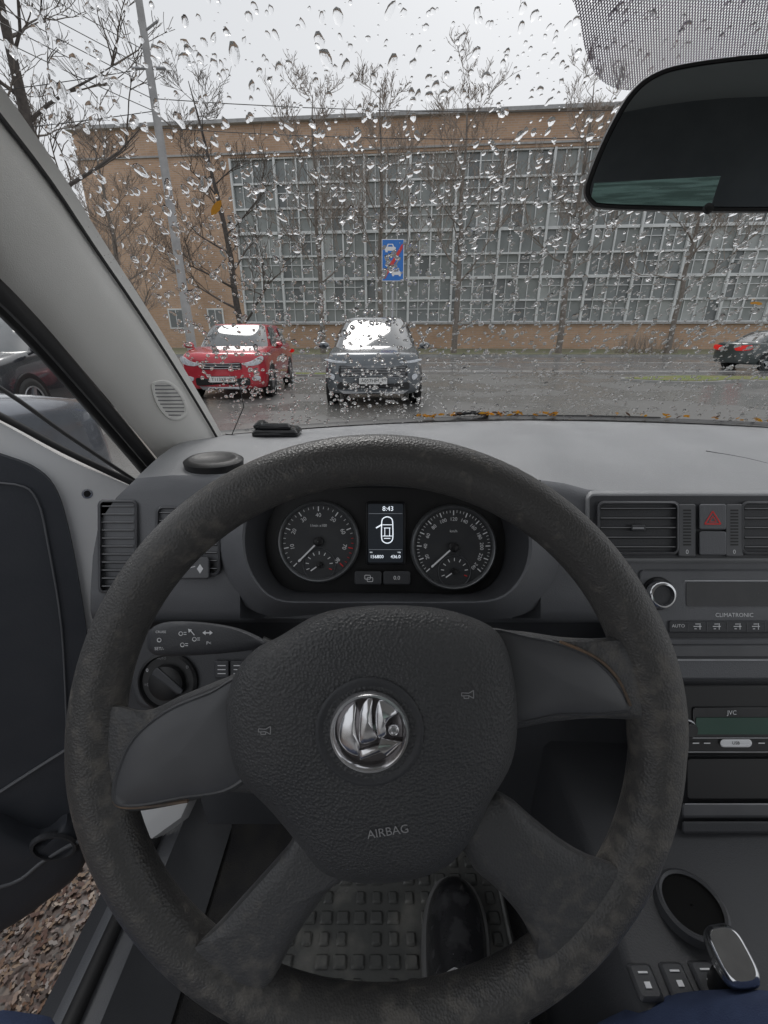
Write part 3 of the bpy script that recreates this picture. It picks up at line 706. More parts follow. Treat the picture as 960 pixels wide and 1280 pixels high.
for pts,dd_,r_ in (([(-120,462),(0,519),(80,562),(168,604)],-.004,.0055),([(-120,420),(0,489),(80,545),(180,612)],.02,.0035)):
    b=MB(); tube(b,[DP(x,y,dd_) for x,y in cr(pts,4,False)],r_,'seal',8); b.done('window_seal',door)
# sill + footwell
b=MB(); prof=[(-.30,.40),(-.345,.46),(-.355,.50),(-.375,.508),(-.40,.505),(-.42,.495),(-.428,.47),(-.43,.40)]
rows=[[Vector((x,y,z)) for x,z in prof] for y in np.linspace(-.6,.80,8)]
grid(b,rows,'fascia'); tube(b,[(-.385,y,.515) for y in np.linspace(-.6,.72,8)]+[(-.40,.78,.6),(-.42,.80,.8)],.011,'seal',8)
rows=[[Vector((-.43,y,.46)),Vector((-.47,y,.44)),Vector((-.475,y,.30)),Vector((-.44,y,.22))] for y in np.linspace(-.6,1.1,6)]
grid(b,rows,'lower')
b.done('door_sill',car)
b=MB(); q=[Yp(165,1004,.485),Yp(240,992,.53),Yp(226,1022,.50),Yp(190,1048,.465),Yp(176,1046,.46)]
b.add(q+[p+Vector((0,.02,-.03)) for p in q],[(0,1,2,3,4)]+[(i,(i+1)%5,5+(i+1)%5,5+i) for i in range(5)],'white',False); b.done('door_jamb',car,label='white painted metal of the door opening')
b=MB(); box(b,(-.50,.86,.62),.05,.16,.5,'white',bev=.015); b.done('front_wing',car,label='white painted body panel at the hinge')
b=MB(); rows=[]
for x in np.linspace(-.32,.26,8): rows.append([Vector((x,-.6,.39)),Vector((x,.55,.39)),Vector((x,.70,.46)),Vector((x,.86,.68)),Vector((x,.90,1.02))])
grid(b,rows,'carpet'); rows=[[Vector((-.32,y,.39)),Vector((-.36,y,.62)),Vector((-.40,y,1.0))] for y in (.62,.75,.95)]
grid(b,rows,'lower'); b.done('footwell',car,label='dark carpeted footwell')
b=MB()
x0,x1,y0,y1=-.17,.20,.10,.58
box(b,((x0+x1)/2,(y0+y1)/2,.404),x1-x0,y1-y0,.012,'mat',bev=.004)
for i in range(13):
    for j in range(17):
        x=x0+.020+i*.0275; y=y0+.018+j*.0275
        if (i*2+j)%7==4: continue
        w=.021 if j%2 else .016
        box(b,(x,y,.412),w,.018,.007,'mat',bev=.003)
tube(b,[(x0,y0,.414),(x0,y1,.414),(x1,y1,.414),(x1,y0,.414)],.006,'mat',8)
b.done('floor_mat',None,label='wet black rubber mat with raised square studs',category='floor mat')
for x in (.02,-.12):
    b=MB(); box(b,(x,.66,.58),.07,.015,.06,'black',ey=Vector((0,.8,.6)),ez=Vector((0,-.6,.8)),bev=.004)
    tube(b,[(x,.67,.6),(x,.76,.78),(x,.80,.95)],.008,'black',6)
    b.done('pedal',car)
# console
b=MB(); rows=[]
for y in np.linspace(-.5,.66,12):
    zt_=.655+ (.02 if y>.3 else 0)
    rows.append([Vector((.235,y,.39)),Vector((.255,y,.58)),Vector((.265,y,zt_-.01)),Vector((.275,y,zt_)),Vector((.42,y,zt_-.004)),Vector((.60,y,zt_)),Vector((.62,y,.39))])
grid(b,rows,'lower'); con=b.done('centre_console',car,label='black centre console with switches')
b=MB(); o=Zp(866,1128,.684); vx,vy,vz=Vector((1,0,0)),Vector((0,1,0)),Vector((0,0,1))
rev(b,o,vx,vy,vz,[(.038,-.014),(.037,-.002),(.034,.0),(.031,-.002)],'lower',36)
rev(b,o,vx,vy,vz,[(.031,-.002),(.030,-.005),(.001,-.005)],'ink',36)  # shallow disc painted near-black to stand in for the shaded recess
b.done('cup_holder',con)
for px,py in ((806,1228),(846,1226),(884,1224)):
    b=MB(); o=Zp(px,py,.659); box(b,o,.026,.030,.008,'lower',bev=.003)
    box(b,o+Vector((0,.006,.0052)),.010,.0015,.001,'mark'); box(b,o+Vector((0,-.004,.0052)),.006,.005,.001,'mark')
    b.done('seat_heater_switch',con)
b=MB(); o=Zp(912,1196,.72)
ax=Vector((-.25,-.25,1)).normalized(); u1=Vector((1,0,.25)).normalized(); u2=ax.cross(u1).normalized(); kk=.8
tube(b,[(o.x+.02,o.y-.01,.65),(o.x+.006,o.y,.70)],[.03,.012],'black',16)
def sup(t,p=.6): return (math.copysign(abs(math.cos(t))**p,math.cos(t)),math.copysign(abs(math.sin(t))**p,math.sin(t)))
def gk(prof,mt): rings(b,[[o+u1*(r*.95*kk*sup(t)[0])+u2*(r*1.3*kk*sup(t)[1])+ax*(h*kk) for t in np.linspace(0,2*math.pi,33)[:-1]] for r,h in prof],mt)
gk([(.012,-.04),(.018,-.025),(.022,-.005),(.023,.008),(.021,.016),(.018,.018)],'chrome'); gk([(.018,.018),(.0165,.0165),(.001,.0175)],'gloss')
b.done('gear_lever',con,label='chrome and black gear knob')
# ================= PERSON legs (skin)
person=empty('person',(0,-.35,.4),'seated driver in navy trousers and black lace-up shoes','person',world=True)
vs=[(0,-.38,.62),(.10,-.30,.63),(.26,-.06,.70),(.41,.14,.735),(.29,.19,.60),(.105,.165,.50),(-.10,-.30,.63),(-.24,-.08,.70),(-.35,.15,.75),(-.31,.06,.58),(-.225,-.04,.47)]
es=[(0,1),(1,2),(2,3),(3,4),(4,5),(0,6),(6,7),(7,8),(8,9),(9,10)]
rd=[.13,.11,.10,.092,.07,.05,.11,.10,.10,.07,.05]
me=bpy.data.meshes.new('trousers'); me.from_pydata(vs,es,[]); ob=bpy.data.objects.new('trousers',me); scn.collection.objects.link(ob)
md=ob.modifiers.new('skin','SKIN'); md.use_smooth_shade=True
if not me.skin_vertices:
    bpy.context.view_layer.objects.active=ob; bpy.ops.mesh.customdata_skin_add()
for i,r in enumerate(rd): me.skin_vertices[0].data[i].radius=(r,r)
me.skin_vertices[0].data[0].use_root=True
s=ob.modifiers.new('sub','SUBSURF'); s.levels=2; s.render_levels=2; me.materials.append(M['denim'])
ob.parent=person; ob.matrix_parent_inverse=Matrix.Translation(-person.location)
def shoe(ax,ay,hd):
    b=MB(); c,s_=math.cos(hd),math.sin(hd)
    def T(l,w,z): return Vector((ax+l*s_+w*c,ay+l*c-w*s_,z))
    st=[(-.085,.028,.03),(-.06,.036,.085),(-.02,.038,.10),(.03,.040,.082),(.08,.046,.062),(.13,.048,.050),(.165,.042,.042),(.19,.028,.028),(.2,.010,.015)]
    rs=[]
    for l,w,h in cr(st,3,False):
        ring=[]
        for k in range(18):
            t=2*math.pi*k/18; cw=math.cos(t); sw_=math.sin(t)
            ring.append(T(l,w*cw*(1 if sw_<.2 else 1-.18*sw_),.435+(h*max(0,sw_)**.8 if sw_>0 else .008*sw_)))
        rs.append(ring)
    rings(b,rs,'shoe',cap0=True)
    o1=[(l,w+.004) for l,w,h in cr(st,3,False)]
    ol=[(l,w) for l,w in o1]+[(l,-w) for l,w in reversed(o1)]
    rings(b,[[T(l,w,.418) for l,w in ol],[T(l,w,.438) for l,w in ol],[T(l,w*.95,.444) for l,w in ol]],'sole',cap0=True)
    for k in range(6):
        l=.0+k*.018; z=.435+.097-.0053*k*1.75
        tube(b,[T(l,-.022,z-.010),T(l+.004,-.008,z+.001),T(l+.002,.008,z+.001),T(l+.006,.022,z-.010)],.0012,'lace',6)
    b.done('shoe',person,label='black lace-up leather shoe')
shoe(.096,.262,.12); shoe(-.225,-.04,-.1)

# ================= OUTSIDE
def sheet(name,poly,z,mt,**kw):
    b=MB(); b.add([(x,y,z) for x,y in poly],[tuple(range(len(poly)))],mt,False); return b.done(name,None,**kw)
sheet('ground',[(-400,-400),(400,-400),(400,400),(-400,400)],0,'asphalt',kind='structure',label='wet dark asphalt parking ground')
sheet('road',[(-200,17.2),(200,15.4),(200,28),(-200,30)],.004,'road',kind='structure',label='wet asphalt road crossing ahead')
def slab(name,poly,mt,h,**kw):
    b=MB(); p=poly if area(poly)>0 else poly[::-1]
    rings(b,[[(x,y,0) for x,y in p],[(x,y,h) for x,y in p]],'kerb',cap1=False,smooth=False)
    q=inset(p,.12); grid(b,[[(x,y,h) for x,y in p],[(x,y,h) for x,y in q]],'kerb',True,False)
    b.add([(x,y,h+.01) for x,y in q],[tuple(range(len(q)))],mt,False); return b.done(name,None,**kw)
slab('verge',[(-200,30.2),(200,28.2),(200,60),(-200,60)],'verge',.12,kind='structure',label='muddy grass verge before the building')
slab('grass',cr([(7.2,14.0),(7.8,13.2),(9.2,12.9),(10.6,13.4),(12.5,12.6),(14,13.4),(12.5,14.4),(10,14.9),(8.4,14.6)],4),'grass',.06,kind='structure',label='green grass island with kerb')
slab('grass',cr([(8.2,9.4),(8.8,8.7),(10,8.4),(12,8.3),(20,7.6),(20,9.8),(12,10.4),(9.6,10.2)],4),'grass',.06,kind='structure',label='green grass island with kerb')
slab('grass',cr([(-2.6,15.2),(-1.6,15.0),(-1.5,15.9),(-9,16.6),(-9,15.4)],4),'grass',.06,kind='structure',label='green grass strip behind the parked cars')
b=MB()
for i in range(12):
    x=-24+i*5.2; b.add([(x,22.6-.009*x,.008),(x+3.4,22.57-.009*x,.008),(x+3.4,22.75-.009*x,.008),(x,22.78-.009*x,.008)],[(0,1,2,3)],'line',False)
b.add([(-60,17.9,.008),(70,16.8,.008),(70,16.95,.008),(-60,18.05,.008)],[(0,1,2,3)],'line',False)
b.done('road_marking',None,kind='structure',label='white worn lane markings')
b=MB(); b.add([(x,y,.004) for x,y in ((-3.2,-2.5),(-.45,-2.5),(-.45,1.5),(-3.2,1.7))],[(0,1,2,3)],'litter',False)
for i in range(6500):
    x=ru(-1.2,-.46); y=ru(.1,1.0); a=ru(0,6.28); w=ru(.003,.010); p=Vector((x,y,.007+rnd()*.008)); e1=Vector((math.cos(a),math.sin(a),ru(-.25,.25))); e2=Vector((-math.sin(a),math.cos(a),ru(-.25,.25)))
    b.add([p+e1*w*u*1.3+e2*w*v*.8 for u,v in ((-1,0),(-.5,.6),(-.1,.35),(.3,.75),(1,0),(.4,-.6),(.1,-.3),(-.4,-.7))],[tuple(range(8))],'lf%d'%random.randrange(4),False)
b.done('leaf_litter',None,kind='stuff',label='brown fallen leaves covering the wet ground',category='leaves')
# building
bld=empty('building',(0,41.9,0),'tan brick factory building with huge gridded windows','building',rotz=math.atan(-.095))
b=MB(); H=16.4; xl,xr=-25.3,62; wx0,wx1,wz0,wz1=-12.5,60,2.25,14.3
def quad(b,x0,z0,x1,z1,y,mt): b.add([(x0,y,z0),(x1,y,z0),(x1,y,z1),(x0,y,z1)],[(0,1,2,3)],mt,False)
quad(b,xl,0,wx0,H,0,'brick'); quad(b,wx0,0,wx1,wz0,0,'brick'); quad(b,wx0,wz1,wx1,H,0,'brick'); quad(b,wx1,0,xr,H,0,'brick')
b.add([(xl,0,0),(xl,25,0),(xl,25,H),(xl,0,H)],[(0,1,2,3)],'brick',False); b.add([(xr,0,0),(xr,25,0),(xr,25,H),(xr,0,H)],[(3,2,1,0)],'brick',False)
for a in ((wx0,wz0,wx1,wz0),(wx0,wz1,wx1,wz1)): b.add([(a[0],0,a[1]),(a[2],0,a[3]),(a[2],.4,a[3]),(a[0],.4,a[1])],[(0,1,2,3)],'brick',False)
b.done('wall',bld)
b=MB(); box(b,((xl+xr)/2,12.4,H+.12),xr-xl+.5,25.6,.24,'concrete'); box(b,((xl+xr)/2,-.06,wz1+.25),xr-xl,.12,.12,'concrete'); b.done('roof',bld)
b=MB(); box(b,((wx0+wx1)/2,-.08,wz0-.08),wx1-wx0,.3,.16,'concrete'); b.done('sill',bld)
nb=20; bw=(wx1-wx0)/nb
for i in range(nb):
    x0=wx0+i*bw; x1=x0+bw; nr=7; nc=2
    w=empty('window',(0,0,0),None,None,parent=bld)
    b=MB(); hh=(wz1-wz0)/nr
    box(b,(x0+.06,.14,(wz0+wz1)/2),.18,.26,wz1-wz0,'mull')
    for c in range(1,nc): box(b,(x0+c*bw/nc,.2,(wz0+wz1)/2),.12,.12,wz1-wz0-.02,'mull')
    for c in range(nc): box(b,(x0+(c+.5)*bw/nc,.24,(wz0+wz1)/2),.06,.06,wz1-wz0-.04,'mull')
    for r in range(nr+1): box(b,((x0+x1)/2,.17,wz0+r*hh),bw-.20,.14,.22 if r in(0,2,4,7) else .14,'mull')
    for r in range(nr):
        if rnd()<.6: box(b,((x0+x1)/2,.235,wz0+(r+.62)*hh),bw-.3,.05,.06,'mull')
    b.done('frame',w)
    b=MB()
    for r in range(nr):
        for c in range(nc*2):
            q=rnd(); mt='p1' if q<.5 else 'p2' if q<.78 else 'p3' if q<.93 else 'p4'
            if i>9 and r<4 and q<.4: mt='p4'
            quad(b,x0+c*bw/nc/2,wz0+r*hh,x0+(c+1)*bw/nc/2,wz0+(r+1)*hh,.3+ru(0,.01),mt)
    b.done('pane',w)
for x,z in ((-15.2,2.6),(-18.9,2.6)):
    w=empty('window',(0,0,0),None,None,parent=bld); b=MB()
    box(b,(x,-.03,z),1.5,.1,1.7,'mull'); b.done('frame',w); b=MB(); quad(b,x-.62,z-.72,x-.04,z+.72,-.09,'p3'); quad(b,x+.04,z-.72,x+.62,z+.72,-.09,'p3'); b.done('pane',w)
# trees
def tree(x,y,h,seed,lean=(0,0),r0=.18,first=.3,spread=1.0,depth=4,label='bare leafless street tree with thin brown branches',dens=1.0,bk='bark',tw='twig'):
    rg=random.Random(seed); e=empty('tree',(x,y,0),label,'tree',group='bare trees along the building')
    tb=MB(); cb=MB(); n=10; pts=[]; rad=[]
    for i in range(n+1):
        t=i/n; pts.append(Vector((lean[0]*t*t*h+rg.uniform(-.06,.06)*h*.1,lean[1]*t*h,t*h))); rad.append(r0*(1-t)**.8+.02)
    tube(tb,pts,rad,bk,8)
    def br(p,d,l,r,lv):
        k=4; q=[p]; rr_=[r]; dd=d.copy()
        for i in range(k):
            dd=(dd+Vector((rg.gauss(0,.16),rg.gauss(0,.16),rg.gauss(.07,.12)))).normalized(); q.append(q[-1]+dd*l/k); rr_.append(max(.010,r*(1-.8*(i+1)/k)))
        tube(cb,q,rr_,bk if lv<2 else tw,5 if lv<2 else 3,cap=False)
        if lv<depth:
            m_=int((6 if lv==1 else 5)*dens) if lv<3 else 4
            for j in range(m_):
                t=rg.uniform(.2,1); idx=min(k-1,int(t*k)); pt=q[idx].lerp(q[idx+1],t*k-idx)
                a=rg.uniform(0,6.28); side=Vector((math.cos(a),math.sin(a),rg.uniform(-.1,.7)))
                nd=(dd*.75+side*.75).normalized(); br(pt,nd,l*rg.uniform(.4,.65),max(.011,r*.5),lv+1)
    nbr=int(13*dens)
    for i in range(nbr):
        t=first+(1-first)*(i+rg.random()*.5)/nbr; idx=min(n-1,int(t*n)); p=pts[idx].lerp(pts[idx+1],t*n-idx)
        a=i*2.4+rg.uniform(-.4,.4); d=Vector((math.cos(a)*spread,math.sin(a)*spread,rg.uniform(.5,1.1))).normalized()
        br(p,d,h*.34*(1.1-t*.75),r0*.42*(1.15-t),1)
    tb.done('trunk',e); cb.done('crown',e)
tree(-11.6,18,15,1,r0=.26,first=.35,label='tall bare tree with dark trunk beside the road',bk='barkd',tw='twigd')
tree(-9.2,30.8,14,2,lean=(-.10,0),r0=.22,first=.12,spread=1.5,label='bare tree with wide low branches by the wall',bk='barkd',tw='twigd')
tree(-4.0,31,13.5,3,r0=.16); tree(-.2,31.5,14,4,r0=.17); tree(4.6,31,14,5,r0=.18); tree(11.5,31,14,6,r0=.2)
tree(-13.8,26,10,8,r0=.16,first=.15,spread=1.4,label='small bare tree with spreading twigs')
tree(18.5,30.5,12,9,r0=.16); tree(-17.5,17,13,10,r0=.2,first=.3,bk='barkd',tw='twigd')
b=MB(); rg=random.Random(5)
for i in range(150):
    x=ru(15.5,19.5); y=ru(30.6,31.6); d=Vector((ru(-.4,.4),ru(-.3,.3),1)); tube(b,[Vector((x,y,.1)),Vector((x,y,.1))+d*ru(.3,.6),Vector((x,y,.1))+d*ru(.8,1.4)],[.02,.014,.008],'twig',3,cap=False)
b.done('shrub',None,label='low brown leafless shrub on the verge',category='shrub')
pl=empty('utility_pole',(-6.95,17,0),'tall grey concrete utility pole carrying overhead wires','utility pole')
b=MB(); tube(b,[(0,0,z) for z in np.linspace(0,10.2,8)],[.17-.007*z for z in np.linspace(0,10.2,8)],'concrete',14); b.done('pole',pl)
b=MB(); tube(b,[(0,0,9.4),(.5,-.1,9.6)],.03,'dull',6); b.done('crossarm',pl)
b=MB(); tube(b,[(-.5,0,8.6),(.5,0,8.6)],.04,'dull',6); b.done('crossarm',pl)
def wire(a,c,sag):
    b=MB(); a=Vector(a)-Vector((-6.95,17,0));c=Vector(c)-Vector((-6.95,17,0)); tube(b,[a.lerp(c,t)-Vector((0,0,sag*4*t*(1-t))) for t in np.linspace(0,1,14)],.012,'wire',4); b.done('overhead_wire',pl)
for z in (7.6,7.9,8.2,8.6,9.0): wire((-7,17,z),(-14,4+rnd(),z+.8+rnd()*.5),.3)
wire((-7,17,7.9),(22,19,9.3),.6); wire((-7,17,7.2),(22,19,8.6),.6); wire((-7,17,8.6),(-30,20,9),.5); wire((-7,17,7.6),(-30,20,8.2),.5)
sg=empty('road_sign',(.22,12.5,0),'blue rectangular road sign with red diagonal stripe on pole','road sign')
b=MB(); tube(b,[(0,0.03,0),(0,0.03,3.45)],.025,'dull',12); b.done('pole',sg)
b=MB(); k_=.92; w,h,zc=.30*k_,.50*k_,3.0
box(b,(0,0,zc),2*w,.02,2*h,'dull'); quad(b,-w,zc-h,w,zc+h,-.012,'signw'); quad(b,-w+.016,zc-h+.016,w-.016,zc+h-.016,-.015,'blue')
def vp(pts,mt,y=-.018,k=1,ox=0,oz=0): b.add([((x*k+ox)*k_,y,zc+(z*k+oz)*k_) for x,z in pts],[tuple(range(len(pts)))],mt,False)
def icon(ox,oz,k):
    vp([(-.17,-.06),(-.17,.03),(-.12,.05),(-.08,.13),(.08,.13),(.12,.05),(.17,.03),(.17,-.06)],'signw',-.018,k,ox,oz)
    vp([(-.08,.05),(-.055,.105),(.055,.105),(.08,.05)],'blue',-.020,k,ox,oz)
    for s_ in (-.12,.12): vp([(s_-.035,-.06),(s_-.035,-.10),(s_+.035,-.10),(s_+.035,-.06)],'signw',-.0185,k,ox,oz)
icon(-.07,.28,.85); icon(.10,-.30,.75)
vp([(-.66,-.04),(-.66,.04),(.0,.04),(.0,-.04)],'signw',-.018,.25,-.05,.10)
vp([(-.26,-.42),(-.21,-.44),(.26,.28),(.26,.38),(.24,.38),(-.26,-.34)],'signr',-.022)
b.done('sign_panel',sg)
# ---------------- cars
def build_car(name,loc,rz,label,P,paintm,**kw):
    e=empty(name,loc,label,'car',rotz=rz,**kw)
    Lc,W,zb=P['L'],P['W'],P['zb']; st=P['st']
    bow=P.get('bow',.16)
    def yfront(x,z): return bow*(x/W)**2+P.get('rake',.25)*max(0,z-.62)**2
    def yrear(x,z): return -(.10*(x/W)**2+.2*max(0,z-.7)**2)
    def sect(y,ws,zs_,zc_,zb_):
        w=W*ws; h=zs_-zb_
        half=[(0,zb_),(w*.80,zb_),(w*.95,zb_+.05*h),(w*.985,zb_+.18*h),(w*1.0,zb_+.45*h),(w*.99,zb_+.62*h),(w*.965,zb_+.80*h),(w*.955,zb_+.9*h),(w*.93,zs_-.02),(w*.87,zs_+(zc_-zs_)*.35),(w*.6,zs_+(zc_-zs_)*.8),(w*.3,zc_-.004),(0,zc_)]
        full=half+[(-x,z) for x,z in reversed(half[1:-1])]
        k=max(0,1-y/.9); k2=max(0,1-(Lc-y)/.7)
        return [Vector((x,y+k*yfront(x,z)+k2*yrear(x,z),z)) for x,z in full]
    S_=cr([tuple(s) for s in st],3,False)
    rs=[sect(*s) for s in S_]
    b=MB()
    def capr(r,sc,yf):
        cz=sum(p.z for p in r)/len(r); return [Vector((p.x*sc,yf(p.x*sc,cz+(p.z-cz)*sc),cz+(p.z-cz)*sc)) for p in r]
    f0=[capr(rs[0],s,lambda x,z:yfront(x,z)-.0) for s in (.02,.4,.75)]
    f1=[capr(rs[-1],s,lambda x,z:Lc+yrear(x,z)) for s in (.75,.4,.02)]
    rings(b,f0+rs+f1,paintm,cap0=True)
    G=P['gh']
    def GH(a,t,off=0):
        tt=min(t,1); y0=G[0]+(G[1]-G[0])*tt; y1=G[2]+(G[3]-G[2])*tt; w=G[6]+(G[7]-G[6])*tt**1.1; z=G[4]+(G[5]-G[4])*(1-(1-tt)**1.25)
        sc=1
        if t>1: k=t-1; sc=math.cos(min(k,1)*math.pi/2)*1.0; z=G[5]+.05*math.sin(k*math.pi/2)
        c_,s_=math.cos(a),math.sin(a); pw=.42
        x=(w+off)*sc*math.copysign(abs(c_)**pw,c_); y=(y0+y1)/2+((y1-y0)/2+off)*sc*math.copysign(abs(s_)**pw,s_)
        return Vector((x,y,z+(off*.4)))
    A=[2*math.pi*k/64 for k in range(64)]
    rings(b,[[GH(a,t) for a in A] for t in (-.0,.2,.4,.6,.8,.93,1,1.12,1.3,1.5,1.75,1.97)],paintm)
    b.done('body',e)
    def gl(a0,a1,t0,t1,nm):
        b=MB(); rows=[[GH(math.radians(a0+(a1-a0)*i/16),t0+(t1-t0)*j/5,.012) for i in range(17)] for j in range(6)]
        grid(b,rows,'carglass'); b.done(nm,e)
    gl(-90-54,-90+54,.04,.95,'windscreen'); gl(90-48,90+48,.15,.9,'rear_window')
    for s in (0,180):
        for a0,a1 in ((-24,-2.5),(1,24)):
            if s: a0,a1=180-a1,180-a0
            gl(a0,a1,.12,.86,'side_window')
    def fp(pts,mt,off,nm,mir_=False,rear=False):
        b=MB(); sgn=-1 if mir_ else 1
        q=[(x*sgn,z) for x,z in pts]
        fn=(lambda x,z,o: Vector((x,Lc+yrear(x,z)+o,z))) if rear else (lambda x,z,o: Vector((x,yfront(x,z)-o,z)))
        rs=[[fn(x,z,-.03) for x,z in q],[fn(x,z,off) for x,z in q]]
        cx=sum(x for x,z in q)/len(q); cz=sum(z for x,z in q)/len(q)
        for s in (.8,.5,.1): rs.append([fn(cx+(x-cx)*s,cz+(z-cz)*s,off+.004) for x,z in q])
        rings(b,rs,mt)
        return b.done(nm,e)
    for s in (False,True):
        fp(cr(P['head'],3),'lamp',.012,'headlight',mir_=s)
        if P.get('lowlamp'): fp(cr(P['lowlamp'],3),P.get('lowm','lamp'),.014,'fog_light',mir_=s)
        fp(cr(P['tail'],3),'tail',.012,'tail_light',mir_=s,rear=True)
        if not P.get('nomirror'):
            b=MB(); sx=-1 if s else 1; c=Vector((sx*(W+.10),G[0]+.28,G[4]+.07))
            rev(b,c,Vector((0,0,1))*.07,Vector((1,0,0))*.11,Vector((0,1,0)),[(.3,-.06),(.8,-.03),(1,.02),(1,.07),(.85,.08),(.01,.08)],paintm,18); tube(b,[c,c-Vector((sx*.14,0,.06))],.02,paintm,6); b.done('wing_mirror',e)
    gr=P['grille']; fp(rr(-gr[0],gr[1],gr[0],gr[2],gr[3]),P.get('gm','black'),.010,'grille')
    b=MB()
    nb_=P.get('bars',5)
    for i in range(nb_):
        z=gr[1]+(gr[2]-gr[1])*(i+.5)/nb_; xs=np.linspace(-gr[0]*.93,gr[0]*.93,13)
        tube(b,[Vector((x,yfront(x,z)-.018,z)) for x in xs],P.get('barr',.007),P.get('barm','dull'),5)
    if P.get('chromeline'):
        z=P['chromeline']; tube(b,[Vector((x,yfront(x,z)-.02,z)) for x in np.linspace(-.84,.84,21)],.010,'lamp',6)
    b.done('grille_bar',e)
    if P.get('lowg'):
        g=P['lowg']; fp(rr(-g[0],g[1],g[0],g[2],g[3]),'black',.010,'bumper_intake')
        g=P['skid']; fp([(-g[0],g[2]),(-g[0]*.85,g[1]),(g[0]*.85,g[1]),(g[0],g[2])],'dull',.016,'skid_plate')
    b=MB(); z=P['platez']; y=yfront(.2,z)-.03; quad(b,-.26,z-.056,.26,z+.056,y,'plate'); b.add([(x,y+.001,zz) for x,zz in ((-.27,z-.066),(.27,z-.066),(.27,z+.066),(-.27,z+.066))],[(0,1,2,3)],'ink',False)
    if P.get('num'): text(b,P['num'],Vector((-.06,y-.003,z)),Vector((1,0,0)),Vector((0,0,1)),.066,'ink'); text(b,P['reg'],Vector((.2,y-.003,z+.01)),Vector((1,0,0)),Vector((0,0,1)),.045,'ink')
    b.done('number_plate',e)
    cz=P.get('wr',.33)
    for wy in P['wheels']:
        for s in (1,-1):
            b=MB(); o=Vector((s*(W-.10),wy,cz)); ex,ey,ez=Vector((0,1,0)),Vector((0,0,1)),Vector((s,0,0))
            rev(b,o,ex,ey,ez,[(cz+.07,.02),(cz+.065,.107),(cz+.03,.11),(cz-.03,.09)],'black',36)
            rev(b,o,ex,ey,ez,[(cz*.68,.11),(cz*.8,.122),(cz*.95,.115),(cz,.09),(cz,-.08),(cz*.9,-.1)],'tyre',36)
            wh=b.done('wheel',e); b=MB()
            rev(b,o,ex,ey,ez,[(cz*.69,.115),(cz*.66,.10),(cz*.62,.06),(.01,.05)],'ink',30)
            rev(b,o,ex,ey,ez,[(cz*.70,.108),(cz*.68,.122),(cz*.63,.11)],'dull',30)
            for k in range(5):
                a=2*math.pi*k/5; dr=ex*math.cos(a)+ey*math.sin(a); tn=ex*-math.sin(a)+ey*math.cos(a)
                box(b,o+dr*(cz*.34)+ez*.10,cz*.66,.06,.03,'dull',ex=dr,ey=tn,ez=ez)
            rev(b,o,ex,ey,ez,[(.06,.10),(.055,.12),(.005,.122)],'dull',16)
            b.done('rim',wh)
    return e
suvP=dict(L=4.55,W=.925,zb=.24,wr=.36,bow=.22,rake=.5,st=[(0,.86,.87,.90,.30),(.03,.92,.92,.95,.26),(.12,.97,.955,.99,.25),(.5,1.0,.99,1.05,.24),(1.1,1.0,1.04,1.10,.24),(1.6,1.0,1.07,1.12,.24),(3.0,1.0,1.10,1.14,.24),(4.2,.99,1.12,1.16,.25),(4.45,.96,1.1,1.14,.27),(4.55,.9,1.0,1.05,.32)],
  gh=(.80,1.95,4.48,4.0,1.02,1.62,.89,.64),head=[(.50,.835),(.70,.85),(.88,.875),(.90,.85),(.74,.81),(.52,.805)],lowlamp=[(.72,.58),(.80,.62),(.83,.56),(.75,.50)],lowm='lamp',
  tail=[(.45,.85),(.88,.9),(.88,.8),(.5,.76)],grille=(.64,.55,.77,.06),bars=8,barr=.004,barm='dull',lowg=(.68,.34,.47,.04),skid=(.66,.26,.32),platez=.50,wheels=(.85,3.6),num='A057HM',reg='977')
pg=paint('dark_grey_paint',(.13,.145,.16),.4); build_car('parked_car',(-.2,8.45,0),0,'dark grey suv with wide barred grille facing the viewer',suvP,pg,group='cars parked across the lot')
redP=dict(suvP); redP.update(L=4.5,W=.90,wr=.33,bow=.18,rake=.3,chromeline=None,st=[(0,.84,.82,.86,.28),(.03,.9,.87,.90,.24),(.12,.96,.92,.95,.22),(.5,1.0,.97,1.01,.2),(1.0,1.0,1.01,1.06,.2),(1.5,1.0,1.04,1.08,.2),(3.2,1.0,1.06,1.10,.2),(4.1,.98,1.07,1.11,.22),(4.4,.95,1.02,1.07,.26),(4.5,.9,.92,.97,.3)],
  gh=(.88,1.7,4.4,3.95,1.0,1.50,.83,.64),head=[(.42,.74),(.60,.78),(.80,.88),(.85,.82),(.76,.72),(.55,.69)],lowlamp=[(.60,.46),(.74,.49),(.76,.42),(.64,.39)],grille=(.42,.62,.76,.05),bars=3,barr=.008,barm='dull',lowg=(.56,.30,.46,.05),skid=(.5,.22,.29),platez=.43,wheels=(.8,3.5),num='T113XP',reg='797')
pr=paint('red_paint',(.58,.04,.06),.1); build_car('parked_car',(-3.36,9.5,0),math.radians(3),'bright red hatchback parked facing the viewer',redP,pr,group='cars parked across the lot')
sedP=dict(redP); sedP.update(L=4.6,W=.9,st=[(0,.84,.66,.70,.28),(.03,.9,.72,.76,.24),(.12,.96,.78,.82,.22),(.5,1.0,.86,.9,.2),(1.1,1.0,.92,.97,.2),(1.6,1.0,.94,.99,.2),(3.0,1.0,.96,1.0,.2),(3.8,.99,.98,1.03,.22),(4.4,.97,.98,1.03,.24),(4.55,.93,.95,1.0,.27),(4.6,.88,.88,.93,.3)],gh=(1.15,2.0,4.15,3.4,.93,1.40,.82,.58),tail=[(.30,.86),(.85,.92),(.87,.76),(.34,.72)],head=[(.5,.58),(.8,.64),(.84,.56),(.6,.5)],grille=(.4,.5,.64,.04),platez=.42,wheels=(.9,3.65),num='',reg='')
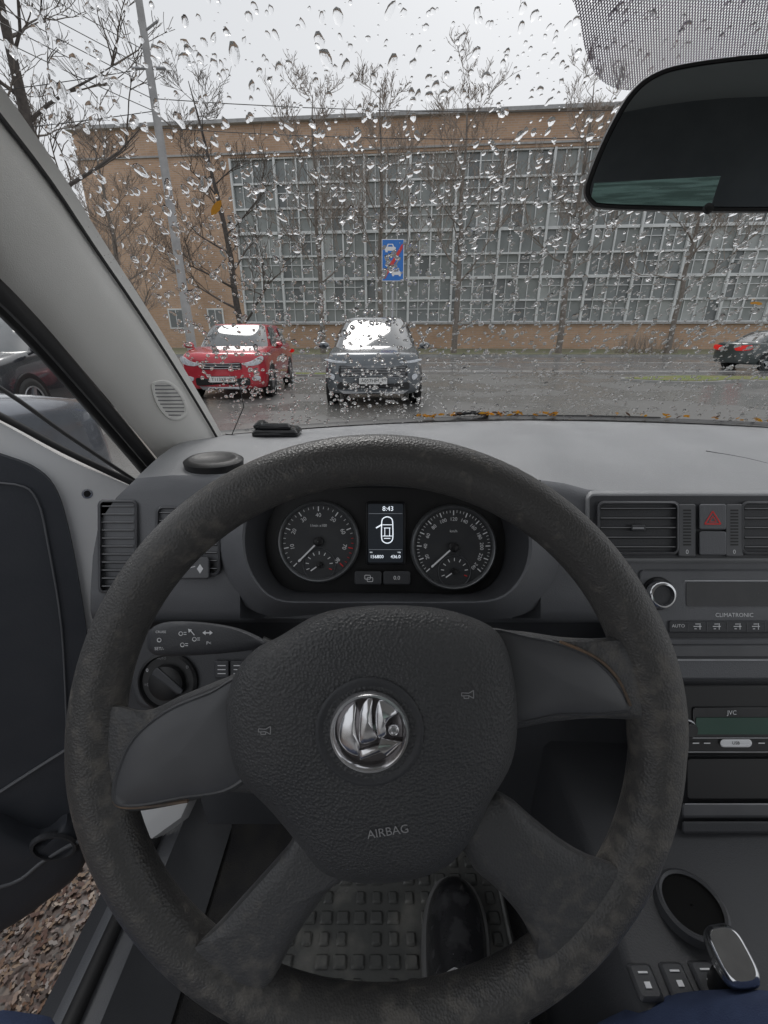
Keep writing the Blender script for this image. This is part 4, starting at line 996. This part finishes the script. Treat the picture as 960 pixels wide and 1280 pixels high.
pd=paint('black_green_paint',(.05,.065,.065),.2); build_car('passing_car',(18.0,18.6,0),math.pi/2+.08,'dark sedan with red tail lights driving along the road',sedP,pd)
pn=paint('slate_paint',(.17,.185,.215),.5); build_car('parked_car',(-2.62,3.0,0),math.pi,'slate grey wet hatchback parked beside the open door',dict(redP,num='',reg='',nomirror=1),pn,group='cars in the next bays')
pb=paint('black_paint',(.04,.043,.05),.2); build_car('parked_car',(-5.9,5.6,0),math.radians(8),'black suv parked further along with pale headlights',dict(suvP,num='',reg=''),pb,group='cars in the next bays')

# ================= world, light, camera
w=bpy.data.worlds.new('World'); scn.world=w; w.use_nodes=True; nt=w.node_tree; N=nt.nodes; L=nt.links; bg=N['Background']
sk=N.new('ShaderNodeTexSky'); sk.sky_type='NISHITA'; sk.sun_disc=False; sk.sun_elevation=math.radians(50); sk.sun_rotation=math.radians(20); sk.dust_density=5
hs=N.new('ShaderNodeHueSaturation'); hs.inputs['Saturation'].default_value=.2; L.new(sk.outputs[0],hs.inputs['Color'])
mx=N.new('ShaderNodeMix'); mx.data_type='RGBA'; mx.inputs[0].default_value=.85; mx.inputs[7].default_value=(7.6,7.8,8.1,1); L.new(hs.outputs[0],mx.inputs[6])
L.new(mx.outputs[2],bg.inputs[0]); bg.inputs[1].default_value=.1
sd=bpy.data.lights.new('sun','SUN'); sd.energy=1.2; sd.angle=math.radians(25); sd.color=(1,.98,.95); so=bpy.data.objects.new('sun',sd); scn.collection.objects.link(so)
so.rotation_euler=(math.radians(-35),math.radians(-12),0)
cd_=bpy.data.cameras.new('camera'); cam=bpy.data.objects.new('camera',cd_); scn.collection.objects.link(cam); cam.location=CAM; cam.rotation_euler=(math.radians(90-22),0,0)
cd_.sensor_fit='HORIZONTAL'; cd_.sensor_width=36; cd_.lens=36*F/960; cd_.clip_start=.01; cd_.clip_end=1500; scn.camera=cam
scn.view_settings.view_transform='Standard'; scn.view_settings.look='None'; scn.view_settings.exposure=0
for o_ in scn.objects:
    if o_.get('_w') is not None: del o_['_w']
